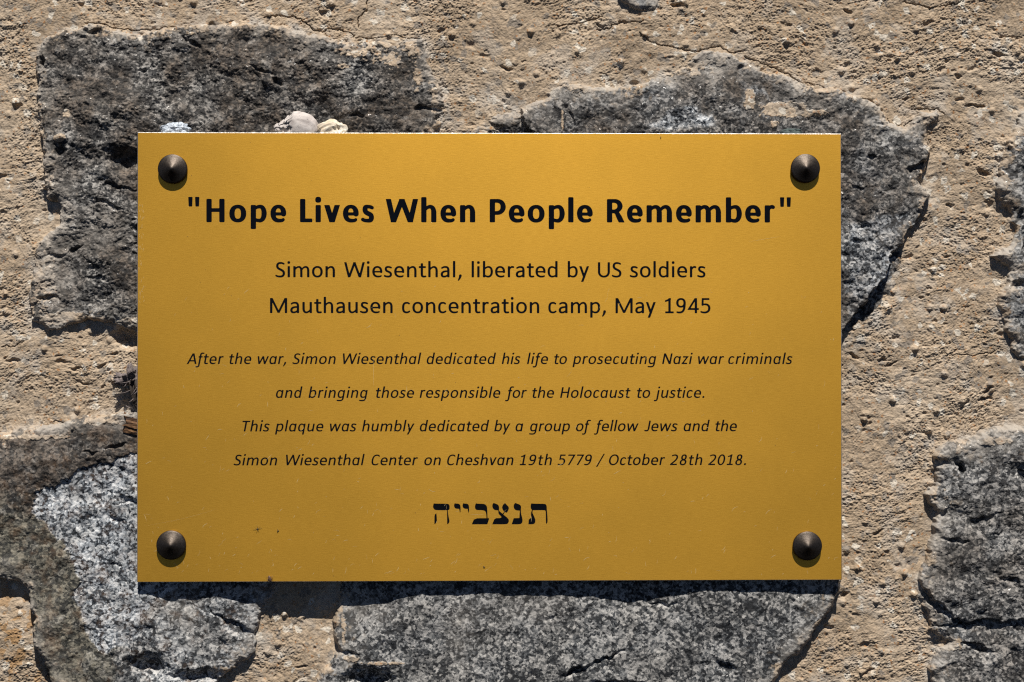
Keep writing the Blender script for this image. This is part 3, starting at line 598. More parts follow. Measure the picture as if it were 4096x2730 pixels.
    if ch == 'A': return 1185, [V([(20 + hw * .6, -60), (592, CAP + 30)], w, 0, CAP), V([(1165 - hw * .6, -60), (592, CAP + 30)], w, 0, CAP), L(250, 400, 935, 400, h)]
    if ch == 'N': return 1322, [stem(sL + 10, 0, CAP), stem(1322 - sL - 10, 0, CAP), V([(sL + 20, CAP), (1322 - sL - 20, 0)], w, 0, CAP)]
    if ch == 'T': return 998, [stem(499, 0, CAP), L(25, CAP - hh, 973, CAP - hh, h)]
    if ch == 'J': return 653, [stem(430, 300, CAP), bez((430, 350), (430, 150), (360, Bm), (210, Bm), hw, hh, 10), bez((210, Bm), (150, Bm), (90, Bm + 5), (40, Bm + 20), hh, hh, 5)]
    if ch == 'C':
        xl = 100 + hw; T2 = CAP + 14 - hh; return 1092, [bez((930, T2 - 120), (850, T2 - 30), (760, T2), (660, T2), hh * .9, hh, 8), bez((660, T2), (310, T2), (xl, 1000), (xl, 640), hh, hw, 14), bez((xl, 640), (xl, 260), (300, Bm), (640, Bm), hw, hh, 14), bez((640, Bm), (760, Bm), (850, Bm + 40), (930, Bm + 110), hh, hh * .9, 8)]
    if ch == 'O': return 1356, [ell(678, 647, 586 - hw, CAP + 14 - hh - 647, 0, 360, hw, hh, 48, 2.1)]
    if ch == '0': return 1038, [ell(519, 640, 445 - hw, CAP + 6 - hh - 640, 0, 360, hw, hh, 44, 2.15)]
    if ch == '1': return 1038, [stem(560, 60, CAP - 10), bez((600, CAP - 80), (500, CAP - 150), (380, 1090), (230, 1040), hw * .9, hh * .9, 8), L(190, hh, 920, hh, h)]
    if ch == '2': return 1038, [bez((190, 1130), (280, 1200), (380, CAP + 6 - hh), (500, CAP + 6 - hh), hh * .9, hh, 8), bez((500, CAP + 6 - hh), (700, CAP + 6 - hh), (810, 1100), (810, 940), hh, hw, 10), bez((810, 940), (810, 700), (600, 480), (180, 110), hw, hw * .9, 12), L(120, hh, 925, hh, h)]
    if ch == '4': return 1038, [stem(735, 0, CAP), V([(735, CAP + 20), (120, 330)], w * .8, 290, CAP), L(85, 365, 985, 365, h)]
    if ch == '5': return 1038, [L(240, CAP - hh, 850, CAP - hh, h), L(262, 640, 282, CAP, w * .85), bez((235, 735), (340, 760), (420, 765), (500, 765), hh * .8, hh, 8), bez((500, 765), (730, 765), (840, 620), (840, 430), hh, hw, 10), bez((840, 430), (840, 200), (670, Bm), (420, Bm), hw, hh, 10), bez((420, Bm), (310, Bm), (220, Bm + 25), (150, Bm + 55), hh, hh * .9, 8)]
    if ch == '7': return 1038, [L(110, CAP - hh, 930, CAP - hh, h), V([(865, CAP - 60), (340, -80)], w * .95, 0, CAP)]
    if ch == '8': return 1038, [ell(519, 950, 340 - hw, CAP + 8 - hh - 950, 0, 360, hw, hh, 30), ell(519, 345, 405 - hw, 345 - Bm + 10, 0, 360, hw, hh, 34)]
    if ch == '9': return 1038, [ell(500, 890, 410 - hw, CAP + 8 - hh - 890, 0, 360, hw, hh, 34), bez((500 + 410 - hw, 880), (500 + 410 - hw, 300), (700, Bm), (350, Bm), hw, hh, 14), bez((350, Bm), (270, Bm), (230, Bm + 10), (180, Bm + 30), hh, hh * .9, 6)]
    if ch == '/': return 791, [V([(60, -250), (745, 1420)], w * .82, -215, 1385)]
    if ch == ',': return 511, [bez((275, 150), (260, 20), (200, -120), (110, -230), 118, 60, 8)]
    if ch == '.': return 517, [D(258, 112, 122)]
    if ch == '"': return 897, [('T', (215, 1401, 864, 305, 245)), ('T', (682, 1401, 864, 305, 245))]
    raise KeyError(ch)

def glyph_sdf(prims, gx, gy):
    d = np.full(gx.shape, 1e6)
    for k, v in prims:
        if k == 'S':
            for (xa, ya, wa), (xb, yb, wb) in zip(v[:-1], v[1:]):
                ex, ey = xb - xa, yb - ya; t = np.clip(((gx - xa) * ex + (gy - ya) * ey) / (ex * ex + ey * ey + 1e-9), 0, 1)
                d = np.minimum(d, np.hypot(gx - xa - ex * t, gy - ya - ey * t) - (wa + (wb - wa) * t))
        elif k == 'B':
            xa, ya, xb, yb, w = v; l = math.hypot(xb - xa, yb - ya); ux, uy = (xb - xa) / l, (yb - ya) / l
            r = min(w * 0.24, 60)
            lx = np.abs((gx - (xa + xb) / 2) * ux + (gy - (ya + yb) / 2) * uy) - (l / 2 - r); ly = np.abs(-(gx - (xa + xb) / 2) * uy + (gy - (ya + yb) / 2) * ux) - (w / 2 - r)
            d = np.minimum(d, np.hypot(np.maximum(lx, 0), np.maximum(ly, 0)) + np.minimum(np.maximum(lx, ly), 0) - r)
        elif k == 'D':
            dx_, dy_ = np.abs(gx - v[0]), np.abs(gy - v[1]); d = np.minimum(d, (dx_ ** 2.6 + dy_ ** 2.6) ** (1 / 2.6) - v[2])
        elif k == 'V':
            pts, w, lo, hi = v; dd = np.full(gx.shape, 1e6)
            for (xa, ya), (xb, yb) in zip(pts[:-1], pts[1:]):
                l = math.hypot(xb - xa, yb - ya); ux, uy = (xb - xa) / l, (yb - ya) / l
                s0, s1 = (0 if ya not in (pts[0][1], pts[-1][1]) else -w), 0
                t = np.clip((gx - xa) * ux + (gy - ya) * uy, -w, l + w)
                dd = np.minimum(dd, np.maximum(np.abs(-(gx - xa) * uy + (gy - ya) * ux) - w / 2, np.maximum(-((gx - xa) * ux + (gy - ya) * uy) - w * .75, (gx - xa) * ux + (gy - ya) * uy - l - w * .75)))
            r = 26; q1 = dd; q2 = np.maximum(lo - gy, gy - hi)       # rounded intersection with the line's band
            dd = np.where((q1 > -r) & (q2 > -r), np.hypot(q1 + r, q2 + r) - r, np.maximum(q1, q2))
            d = np.minimum(d, dd)
        elif k == 'T':
            cx_, t_, b_, wt, wb = v; hwid = (wb + (wt - wb) * (gy - b_) / (t_ - b_)) / 2; r = 45
            qx_ = np.abs(gx - cx_) - hwid + r; qy_ = np.abs(gy - (t_ + b_) / 2) - (t_ - b_) / 2 + r
            d = np.minimum(d, np.hypot(np.maximum(qx_, 0), np.maximum(qy_, 0)) + np.minimum(np.maximum(qx_, qy_), 0) - r)
    return d

def contours(prims, step, eps):
    pts = [];
    for k, v in prims:
        if k == 'S': pts += [(q[0] - q[2], q[1] - q[2]) for q in v] + [(q[0] + q[2], q[1] + q[2]) for q in v]
        elif k == 'B': pts += [(v[0] - v[4], v[1] - v[4]), (v[2] + v[4], v[3] + v[4]), (v[0] + v[4], v[1] + v[4]), (v[2] - v[4], v[3] - v[4])]
        elif k == 'D': pts += [(v[0] - v[2], v[1] - v[2]), (v[0] + v[2], v[1] + v[2])]
        elif k == 'V': pts += [(q[0] + s * v[1], q[1] + s * v[1]) for q in v[0] for s in (-1, 1)]
        elif k == 'T': pts += [(v[0] - v[3], v[2] - 20), (v[0] + v[3], v[1] + 20)]
    a = np.array(pts); lo = a.min(0) - 2 * step - 7.3; hi = a.max(0) + 2 * step
    gx, gy = np.meshgrid(np.arange(lo[0], hi[0], step), np.arange(lo[1], hi[1], step))
    s = glyph_sdf(prims, gx, gy); s = np.where(np.abs(s) < 1e-3, 1e-3, s)
    return trace(s, gx, gy, eps)
def trace(s, gx, gy, eps):
    ins = s < 0; ny, nx = s.shape
    code = ins[:-1, :-1] * 1 + ins[:-1, 1:] * 2 + ins[1:, 1:] * 4 + ins[1:, :-1] * 8
    nxt = {}; pos = {}
    def ep(j, i, e):                                     # crossing on an edge of cell (j, i): 0 bottom 1 right 2 top 3 left
        if e == 0: k = (j, i, 0); A, B = (j, i), (j, i + 1)
        elif e == 2: k = (j + 1, i, 0); A, B = (j + 1, i), (j + 1, i + 1)
        elif e == 3: k = (j, i, 1); A, B = (j, i), (j + 1, i)
        else: k = (j, i + 1, 1); A, B = (j, i + 1), (j + 1, i + 1)
        if k not in pos:
            t = s[A] / (s[A] - s[B]); pos[k] = (gx[A] + (gx[B] - gx[A]) * t, gy[A] + (gy[B] - gy[A]) * t)
        return k
    TB = {1: [(0, 3)], 2: [(1, 0)], 3: [(1, 3)], 4: [(2, 1)], 5: [(0, 3), (2, 1)], 6: [(2, 0)], 7: [(2, 3)], 8: [(3, 2)], 9: [(0, 2)], 10: [(1, 0), (3, 2)], 11: [(1, 2)], 12: [(3, 1)], 13: [(0, 1)], 14: [(3, 0)]}
    for j, i in zip(*np.nonzero((code > 0) & (code < 15))):
        for a_, b_ in TB[int(code[j, i])]: nxt[ep(j, i, a_)] = ep(j, i, b_)
    loops = []; seen = set()
    for k in list(nxt):
        if k in seen: continue
        lp = []; q = k
        while q not in seen and q in nxt: seen.add(q); lp.append(pos[q]); q = nxt[q]
        if len(lp) > 5: loops.append(simplify(np.array(lp), eps))
    return loops
def simplify(p, eps):
    n = len(p); k2 = int(np.argmax(np.hypot(*(p - p[0]).T)))
    def dp(i, j):
        if j <= i + 1: return []
        a, b = p[i % n], p[j % n]; e = b - a; l = np.hypot(*e) + 1e-9
        q = p[np.arange(i + 1, j) % n]; d = np.abs(e[0] * (q[:, 1] - a[1]) - e[1] * (q[:, 0] - a[0])) / l
        m = int(np.argmax(d))
        if d[m] < eps: return []
        m = i + 1 + m; return dp(i, m) + [m] + dp(m, j)
    ids = [0] + dp(0, k2) + [k2] + dp(k2, n)
    return p[np.array(ids) % n]

LINES = [
 ('bold', 148.5, 890.0, 891.5, [('"', 753, 797.6), ('Hope', 825.4, 1145), ('Lives', 1200, 1496), ('When', 1543, 1901), ('People', 1958.7, 2371), ('Remember', 2427.5, 3100), ('"', 3119.7, 3163.6)]),
 ('reg', 96.5, 1110.5, 1111, [('Simon', 1101, 1340), ('Wiesenthal,', 1376.8, 1847), ('liberated', 1886.3, 2230.4), ('by', 2270.8, 2356.3), ('US', 2391.5, 2486), ('soldiers', 2518.5, 2821.7)]),
 ('reg', 96.5, 1253.7, 1254.5, [('Mauthausen', 1080, 1570.7), ('concentration', 1607.8, 2157), ('camp,', 2193, 2424), ('May', 2462, 2623), ('1945', 2659, 2842)]),
 ('it', 68, 1457.5, 1457.5, [('After', 746.8, 895), ('the', 917, 1005.6), ('war,', 1030.6, 1145), ('Simon', 1169, 1343), ('Wiesenthal', 1371.5, 1685), ('dedicated', 1706.7, 1984), ('his', 2007, 2082), ('life', 2108, 2192.6), ('to', 2217, 2268), ('prosecuting', 2290, 2625), ('Nazi', 2648.5, 2771), ('war', 2792, 2896.6), ('criminals', 2912.7, 3170)]),
 ('it', 68, 1592.8, 1592.8, [('and', 1103.8, 1210), ('bringing', 1234, 1471), ('those', 1503.6, 1656.7), ('responsible', 1678.5, 2001.6), ('for', 2020, 2107.7), ('the', 2129, 2216.5), ('Holocaust', 2240.5, 2522.4), ('to', 2548, 2601), ('justice.', 2615, 2817.7)]),
 ('it', 68, 1727.3, 1726, [('This', 969.7, 1078.8), ('plaque', 1100, 1294), ('was', 1319.4, 1426), ('humbly', 1448, 1658), ('dedicated', 1679, 1956.7), ('by', 1977, 2041.6), ('a', 2062, 2093), ('group', 2116, 2280), ('of', 2303.5, 2364), ('fellow', 2375.4, 2554.4), ('Jews', 2577, 2710.6), ('and', 2734.5, 2839), ('the', 2861.5, 2948)]),
 ('it', 68, 1863, 1861.3, [('Simon', 934, 1108.7), ('Wiesenthal', 1144, 1458.7), ('Center', 1486, 1672), ('on', 1697, 1763.6), ('Cheshvan', 1788.4, 2054), ('19th', 2078.7, 2207.6), ('5779', 2230, 2368), ('/', 2383.8, 2419.5), ('October', 2435.7, 2660.7), ('28th', 2679.8, 2809.6), ('2018.', 2832.6, 2984)]),
]
# the Hebrew line, outlines in a local pixel frame (scale 4.525 per photo pixel, origin 1700,1980)
HEB = [
 [(160, 152), (172, 160), (405, 162), (432, 172), (445, 195), (446, 250), (436, 272), (412, 281), (424, 380), (443, 470), (440, 500), (425, 522), (401, 535), (399, 281), (200, 281), (165, 265), (147, 235), (146, 195)],
 [(206, 332), (214, 420), (215, 480), (205, 512), (170, 535), (170, 480), (171, 385), (182, 352)],
 [(540, 152), (552, 158), (610, 162), (632, 178), (642, 205), (645, 280), (641, 318), (630, 328), (627, 300), (618, 256), (570, 255), (538, 240), (525, 205), (528, 175)],
 [(694, 152), (706, 158), (764, 162), (786, 178), (796, 205), (799, 280), (795, 318), (783, 328), (781, 300), (772, 256), (724, 255), (692, 240), (679, 205), (682, 175)],
 [(925, 150), (940, 162), (1060, 164), (1100, 180), (1122, 215), (1128, 290), (1132, 424), (1164, 427), (1127, 536), (846, 536), (894, 426), (1113, 424), (1108, 350), (1098, 310), (1080, 290), (1040, 281), (940, 279), (912, 260), (903, 225), (908, 185)],
 [(1242, 146), (1258, 154), (1300, 168), (1330, 190), (1340, 220), (1341, 250), (1338, 290), (1404, 344), (1434, 306), (1405, 270), (1394, 225), (1412, 180), (1448, 148), (1480, 185), (1512, 215), (1519, 250), (1500, 300), (1474, 328), (1446, 312), (1418, 358), (1490, 415), (1516, 450), (1518, 485), (1502, 518), (1475, 536), (1216, 536), (1262, 424), (1370, 422), (1384, 405), (1370, 385), (1328, 342), (1328, 284), (1270, 280), (1232, 255), (1217, 210), (1222, 175)],
 [(1630, 148), (1660, 158), (1710, 175), (1735, 200), (1741, 230), (1735, 265), (1738, 340), (1755, 400), (1766, 450), (1764, 490), (1748, 520), (1720, 536), (1568, 536), (1606, 424), (1708, 422), (1712, 360), (1716, 288), (1650, 284), (1618, 262), (1604, 220), (1608, 180)],
 [(1932, 150), (1946, 162), (2160, 163), (2190, 175), (2203, 205), (2206, 280), (2216, 380), (2220, 480), (2212, 512), (2196, 530), (2188, 500), (2187, 320), (2180, 290), (2165, 280), (1950, 281), (1944, 330), (1970, 380), (1995, 440), (1998, 485), (1985, 520), (1955, 536), (1870, 536), (1875, 500), (1876, 460), (1890, 435), (1928, 418), (1918, 370), (1920, 320), (1936, 274), (1918, 255), (1912, 215), (1916, 175)],
]
def smooth_poly(p):
    p = np.array(p, float); n = len(p); out = []
    for k in range(n):                                   # cut obtuse corners once, keep the sharp ones
        a, b, c = p[k - 1], p[k], p[(k + 1) % n]; u, v = a - b, c - b
        if np.dot(u, v) / (np.hypot(*u) * np.hypot(*v)) < -0.35: out += [b + u * 0.22, b + v * 0.22]
        else: out += [b + u / np.hypot(*u) * 4, b + v / np.hypot(*v) * 4]
    return np.array(out)

CACHE = {}
def line_loops(style, em, b0, b1, words):
    loops = []
    for text, xa, xb in words:
        gs = []
        for ch in text:
            k = (ch, style)
            if k not in CACHE:
                a, pr = glyph(ch, style == 'bold', style == 'it')
                lp = contours(pr, 26 if style != 'bold' else 22, 3.0 if style != 'bold' else 2.2)
                if style == 'it': lp = [np.c_[q[:, 0] + 0.19 * q[:, 1] - 60, q[:, 1]] for q in lp]
                CACHE[k] = (a, lp, min(q[:, 0].min() for q in lp), max(q[:, 0].max() for q in lp))
            gs.append(CACHE[k])
        s = em / 2048
        if len(gs) > 1:
            nat = sum(g[0] for g in gs[:-1]) + gs[-1][3] - gs[0][2]
            tr = ((xb - xa) / s - nat) / (len(gs) - 1); sxx = 1.0
            if tr < -25 or tr > 150:                     # spacing alone would look wrong: stretch a little too
                t2 = max(-25, min(150, tr)); sxx = (xb - xa) / s / (nat + t2 * (len(gs) - 1)); tr = t2
        else: tr = 0; sxx = (xb - xa) / s / (gs[0][3] - gs[0][2])
        pen = -gs[0][2]
        for g in gs:
            for q in g[1]:
                u = xa + (pen + q[:, 0]) * s * sxx; bl = b0 + (b1 - b0) * (u - 750) / 2400
                loops.append(np.array([P(a_, b_) for a_, b_ in zip(u, bl - q[:, 1] * s)]))
            pen += g[0] + tr
    return loops
ALL = [line_loops(*l) for l in LINES]
ALL.append([np.array([P(1700 + a_ / 4.525, 1980 + b_ / 4.525) for a_, b_ in smooth_poly(p)[::-1]]) for p in HEB])

# ------------------------------------------------------------------ the plaque
plaque = empty('plaque', (0, 0.0, -PH / 2), 'gold-coloured metal plaque with black engraved writing fixed to the stone wall', 'plaque')
CH, CD = 0.00032, 0.00027               # edge chamfer
TH = 0.0022
hx, hz = PW / 2, PH / 2
ix, iz = hx - CH, hz - CH
bands = []
for lp in ALL:
    zz = np.concatenate([q[:, 1] for q in lp]); bands.append((zz.min() - 0.0012, zz.max() + 0.0012))
pv, pf, pm = [], [], []
def addv(x_, y_, z_): pv.append((x_, y_, z_)); return len(pv) - 1
edges_z = [iz]
for lo, hi in bands: edges_z += [hi, lo]
edges_z.append(-iz)
rowv = [(addv(-ix, 0, e), addv(ix, 0, e)) for e in edges_z]
def quad(a, b, c, d_, m): pf.append((a, b, c, d_)); pm.append(m)
for k in range(0, len(edges_z) - 1, 2): quad(rowv[k + 1][0], rowv[k + 1][1], rowv[k][1], rowv[k][0], 0)
BEV, DEP = 0.00011, 0.000125
names = ['bold black quoted heading', 'upright black lettering, first line under the heading', 'upright black lettering, second line under the heading', 'long slanted black line of lettering across the plaque', 'slanted black line ending in a full stop after justice',
         'slanted black line with the word plaque', 'slanted black line with two dates', 'heavy black Hebrew letters']
for bi, lps in enumerate(ALL):
    lo, hi = bands[bi]
    vs = [Vector((-ix, lo)), Vector((ix, lo)), Vector((ix, hi)), Vector((-ix, hi))]; es = [(0, 1), (1, 2), (2, 3), (3, 0)]
    inner = [None] * 4; E0, E1 = [], []
    for q in lps:
        area = np.sum(q[:, 0] * np.roll(q[:, 1], -1) - np.roll(q[:, 0], -1) * q[:, 1])
        st = len(vs); n = len(q); tn = np.roll(q, -1, 0) - np.roll(q, 1, 0)
        tl = np.hypot(*tn.T)[:, None] + 1e-12; nr = np.c_[-tn[:, 1], tn[:, 0]] / tl     # left of travel
        vs += [Vector((a, b)) for a, b in q]; es += [(st + k, st + (k + 1) % n) for k in range(n)]
        inner += [(q[k], nr[k]) for k in range(n)]
        E0.append(q); E1.append(np.roll(q, -1, 0))
    A, B = np.concatenate(E0), np.concatenate(E1)
    ov, oe, of, orig, _, _ = geometry.delaunay_2d_cdt(vs, es, [], 0, 1e-7)
    ov = np.array([tuple(v) for v in ov]); tri = np.array([tuple(f) for f in of])
    c = ov[tri].mean(1); inside = np.zeros(len(c), bool)
    for s0 in range(0, len(A), 400):
        a, b = A[s0:s0 + 400], B[s0:s0 + 400]
        cr = ((a[:, 1][None] <= c[:, 1][:, None]) != (b[:, 1][None] <= c[:, 1][:, None]))
        with np.errstate(divide='ignore', invalid='ignore'):
            xi = a[:, 0] + (c[:, 1][:, None] - a[:, 1]) * (b[:, 0] - a[:, 0]) / (b[:, 1] - a[:, 1])
        inside ^= (np.sum(cr & (c[:, 0][:, None] < xi), 1) % 2).astype(bool)
    base = len(pv)
    corner = {}
    for k, v in enumerate(ov): pv.append((v[0], 0.0, v[1]))
    for t_, i_ in zip(tri, inside):
        if not i_: pf.append(tuple(base + int(q) for q in t_)); pm.append(0)
    # letters: sunk floor plus a rounded rim
    lv, lf = [], []; rim = {}; flo = {}
    def o_of(k):
        return orig[k][0] if orig[k] else None
    def rimv(k):
        if k not in rim: rim[k] = len(lv); lv.append((ov[k][0], 0.00002, ov[k][1]))
        return rim[k]
    def flov(k):
        if k not in flo:
            o = o_of(k); p_ = ov[k]
            if o is not None and o >= 4: p_ = p_ + inner[o][1] * BEV
            flo[k] = len(lv); lv.append((p_[0], DEP, p_[1]))
        return flo[k]
    insmap = {}
    for t_, i_ in zip(tri, inside):
        if i_:
            lf.append(tuple(flov(int(q)) for q in t_))
            for a, b in ((0, 1), (1, 2), (2, 0)): insmap[(int(t_[a]), int(t_[b]))] = 1
    for (a, b) in insmap:
        if (b, a) not in insmap: lf.append((flov(a), rimv(a), rimv(b), flov(b)))
    me = mesh('inscription_line', lv, lf)
    me.flip_normals() if me.polygons[0].normal.y > 0 else None
    o = link('inscription_line', me, ENAMEL, plaque); o['label'] = names[bi]
o4 = [addv(-hx, CD, -hz), addv(hx, CD, -hz), addv(hx, CD, hz), addv(-hx, CD, hz)]
b4 = [addv(-hx, TH, -hz), addv(hx, TH, -hz), addv(hx, TH, hz), addv(-hx, TH, hz)]
f4 = [rowv[-1][0], rowv[-1][1], rowv[0][1], rowv[0][0]]
for k in range(4):
    k2 = (k + 1) % 4
    quad(o4[k], o4[k2], f4[k2], f4[k], 1); quad(b4[k], b4[k2], o4[k2], o4[k], 1)
quad(b4[3], b4[2], b4[1], b4[0], 1)
# wear: short curved scratches, raised a hair above the face
rnd = random.Random(11)
def scratch(u, v, ln, ang, curve, wd, slot=2):
    n = 7; pts = []; a = math.radians(ang)
    x_, z_ = P(u, v)
    for k in range(n):
        pts.append((x_, z_)); x_ += math.cos(a) * ln / n; z_ += math.sin(a) * ln / n; a += curve / n
    row = []
    for k, (a_, b_) in enumerate(pts):
        q, r = pts[max(0, k - 1)], pts[min(n - 1, k + 1)]; t = math.hypot(r[0] - q[0], r[1] - q[1]) + 1e-9
        nx_, nz_ = -(r[1] - q[1]) / t, (r[0] - q[0]) / t; w_ = wd * math.sin(math.pi * (k + 0.35) / (n - 0.3))
        row.append((addv(a_ - nx_ * w_, -0.00004, b_ - nz_ * w_), addv(a_ + nx_ * w_, -0.00004, b_ + nz_ * w_)))
    for (a_, b_), (c_, e_) in zip(row[:-1], row[1:]): quad(a_, c_, e_, b_, slot)
for k in range(34): scratch(rnd.uniform(560, 3350), rnd.uniform(545, 2310), rnd.uniform(.0003, .0007), rnd.uniform(0, 180), 0, rnd.uniform(.00007, .00015), 3)
for k in range(420):
    v = 2300 - 1150 * rnd.random() ** 1.6; u = rnd.uniform(575, 3345)
    scratch(u, v, rnd.choice([.0012, .002, .003, .0045]) * rnd.uniform(.6, 1.3), rnd.gauss(45, 28), rnd.uniform(-1.8, 1.8), rnd.choice([.00003, .00004, .00007]))
for k in range(36):
    scratch(rnd.uniform(555, 575), rnd.uniform(800, 1230), rnd.uniform(.001, .003), rnd.gauss(85, 15), rnd.uniform(-1, 1), .00005)
scratch(2992, 968, .0225, 9, 0.02, .00003); scratch(562, 1200, .011, 100, -1.6, .00005); scratch(575, 2105, .05, 9, 0.2, .00002); scratch(1494, 1545, .020, 90, 0, .00004); scratch(1880, 2059, .009, 0, 0, .00004)
me = mesh('plate', pv, pf, False, pm)
uv = me.uv_layers.new(name='along_brushing')
vi = np.empty(len(me.loops), np.int32); me.loops.foreach_get('vertex_index', vi)
arr = np.array(pv)[vi]; uv.data.foreach_set('uv', np.c_[arr[:, 0] * 2 + .5, arr[:, 2] * 2 + .5].astype(np.float32).ravel())
link('plate', me, [GOLD, EDGE, SCRATCH, DIRT], plaque)

# cap screws
def lathe(prof, n=72):
    vs, fs = [], []
    for r_, y_ in prof:
        for k in range(n):
            a = 2 * math.pi * k / n; vs.append((r_ * math.cos(a), y_, r_ * math.sin(a)))
    for j in range(len(prof) - 1):
        for k in range(n):
            k2 = (k + 1) % n; fs.append((j * n + k, j * n + k2, (j + 1) * n + k2, (j + 1) * n + k))
    vs.append((0, prof[0][1], 0)); t0 = len(vs) - 1
    for k in range(n): fs.append((t0, (k + 1) % n, k))
    vs.append((0, prof[-1][1], 0)); t1 = len(vs) - 1; b = (len(prof) - 1) * n
    for k in range(n): fs.append((t1, b + k, b + (k + 1) % n))
    return vs, fs
CAPR = 0.00825
prof = [(0.0003, -0.0062), (0.0009, -0.0060), (0.0022, -0.0053), (0.0040, -0.0043), (0.0060, -0.0033), (0.0072, -0.0028), (0.0078, -0.00256), (0.0081, -0.0024), (CAPR, -0.0022), (CAPR, -0.0005), (0.0080, -0.00025), (0.0040, -0.00022), (0.0040, 0.0006), (0.0030, 0.0006), (0.0030, 0.016)]
vs, fs = lathe(prof)
cap_me = mesh('cap_screw', vs, fs, True); cap_me.materials.append(BRONZE)
import bmesh
bm = bmesh.new(); bm.from_mesh(cap_me); bmesh.ops.recalc_face_normals(bm, faces=bm.faces); bm.to_mesh(cap_me); bm.free()
for i, (u, v) in enumerate([(691, 677), (3221, 675), (685, 2181), (3229, 2184)]):
    o = bpy.data.objects.new('cap_screw', cap_me); COL.objects.link(o); o.parent = plaque
    o.rotation_euler = [(0.02, 0.4, 0.01), (-0.01, 2.0, -0.02), (0.015, 3.6, 0.015), (0.0, 5.1, -0.015)][i]
    x_, z_ = P(u, v, -0.0012); o.location = Vector((x_, 0, z_)) - Vector(plaque.location)

# ------------------------------------------------------------------ things left at the plaque
def blob(name, parent, mat, c, r, seed, noise_amp=0.12, freq=1.6, sub=5, squash=None, mod=None):
    bm = bmesh.new(); bmesh.ops.create_icosphere(bm, subdivisions=sub, radius=1)
    co = np.array([v.co[:] for v in bm.verts], np.float32)
    q = co * freq + seed
    d = fbm(q[:, 0] + q[:, 1] * .7, q[:, 2] + q[:, 1] * .9, 1.0, 4, 0.5, seed) * noise_amp
    co = co * (1 + d[:, None])
    if mod: co = mod(co)
    co = co * np.array(r)
    if squash is not None: co[:, 2] = np.maximum(co[:, 2], squash + 0.00008 * d / max(noise_amp, .01))
    for v, p_ in zip(bm.verts, co): v.co = Vector(p_.tolist()) + Vector(c)
    for f in bm.faces: f.smooth = True
    me = bpy.data.meshes.new(name); bm.to_mesh(me); bm.free()
    return link(name, me, mat, parent)
def pebble_mat(name, a, b, dark, scale, dk=0.62):
    m, nt, bs = new_mat(name); co = objco(nt)
    n = noise(nt, co, scale, 6, 0.65, 0.4)['Fac']; n2 = noise(nt, co, scale * 2.6, 6, 0.7)['Fac']
    c = mix(nt, ramp(nt, n, [(0.38, 0.0), (0.62, 1.0)]), a, b); c = mix(nt, ramp(nt, n2, [(dk - .04, 0.0), (dk + .05, 0.9)]), c, dark)
    lk(nt, c, bs.inputs['Base Color']); bs.inputs['Roughness'].default_value = 0.8; bump(nt, bs, n2, 0.4, 0.0005); return m
ZT = hz                                                 # top edge of the plaque
def rest(u): return P(u, 530, 0.002)[0]
m_a = pebble_mat('pale_grey_pebble', (0.42, 0.37, 0.345), (0.56, 0.51, 0.48), (0.13, 0.12, 0.12), 190)
m_b = pebble_mat('cream_pebble', (0.58, 0.47, 0.34), (0.70, 0.64, 0.54), (0.42, 0.27, 0.12), 170, 0.66)
m_c = pebble_mat('blue_grey_granite_chip', (0.36, 0.41, 0.47), (0.62, 0.67, 0.74), (0.05, 0.055, 0.07), 420, 0.55)
m_d = pebble_mat('dark_green_pebble', (0.035, 0.05, 0.05), (0.07, 0.095, 0.09), (0.02, 0.02, 0.02), 400)
def mod_a(co):
    x = co[:, 0]; k = sstep(-0.05, -0.35, x)            # the broken end thins out to the left
    co[:, 2] = co[:, 2] * (1 - 0.62 * k * np.clip(-x + 0.05, 0, 1)); co[:, 1] = co[:, 1] * (1 - 0.25 * k)
    rg = fbm(co[:, 0] * 6 + co[:, 1] * 3, co[:, 2] * 6, 1.0, 4, 0.6, 77); co[:, 2] += 0.20 * k * rg; co[:, 1] += 0.25 * k * rg
    co[:, 2] += 0.10 * (1 - k); return co
def mod_b(co):
    x = co[:, 0]; co[:, 2] += 0.22 * np.exp(-((x + 0.02) / .38) ** 2) - 0.30 * np.exp(-((x - 0.42) / .14) ** 2) * (co[:, 1] < 0.2); co[:, 1] += 0.55 * np.exp(-((x - .30) / .22) ** 2 - ((co[:, 2] - 0.05) / .28) ** 2) * (co[:, 1] < 0); return co
def top_thing(name, label, cat, u0, u1, vtop, mat, seed, amp, freq, depth, mod=None, yc=0.0046, zc=0.35):
    xa, xb = rest(u0), rest(u1); zt = P((u0 + u1) / 2, vtop, yc)[1]; hgt = zt - ZT
    rz = hgt / (1 + zc)
    o = blob(name, None, mat, (0, 0, 0), ((xb - xa) / 2, depth, rz), seed, amp, freq, 5, None, mod)
    co = np.empty(len(o.data.vertices) * 3, np.float32); o.data.vertices.foreach_get('co', co); co = co.reshape(-1, 3)
    co[:, 2] += rz * zc; co[:, 2] = np.where(co[:, 2] < 0, co[:, 2] * 0.02, co[:, 2]); co[:, 2] -= co[:, 2].min()
    co[:, 2] *= hgt / co[:, 2].max(); co[:, 0] = (co[:, 0] - co[:, 0].min()) / (co[:, 0].max() - co[:, 0].min()) * (xb - xa) - (xb - xa) / 2
    o.data.vertices.foreach_set('co', co.ravel()); o.data.update()
    o.location = ((xa + xb) / 2, yc, ZT + 0.00002)
    return tag(o, label, cat)
top_thing('pebble', 'pale grey rounded pebble with a rough broken left end on the plaque', 'pebble', 1092, 1273, 445, m_a, 3, 0.07, 1.3, 0.0046, mod_a)
top_thing('pebble', 'knobbly cream pebble with a brown hollow on the plaque', 'pebble', 1264, 1392, 476, m_b, 5, 0.16, 1.7, 0.0042, mod_b)
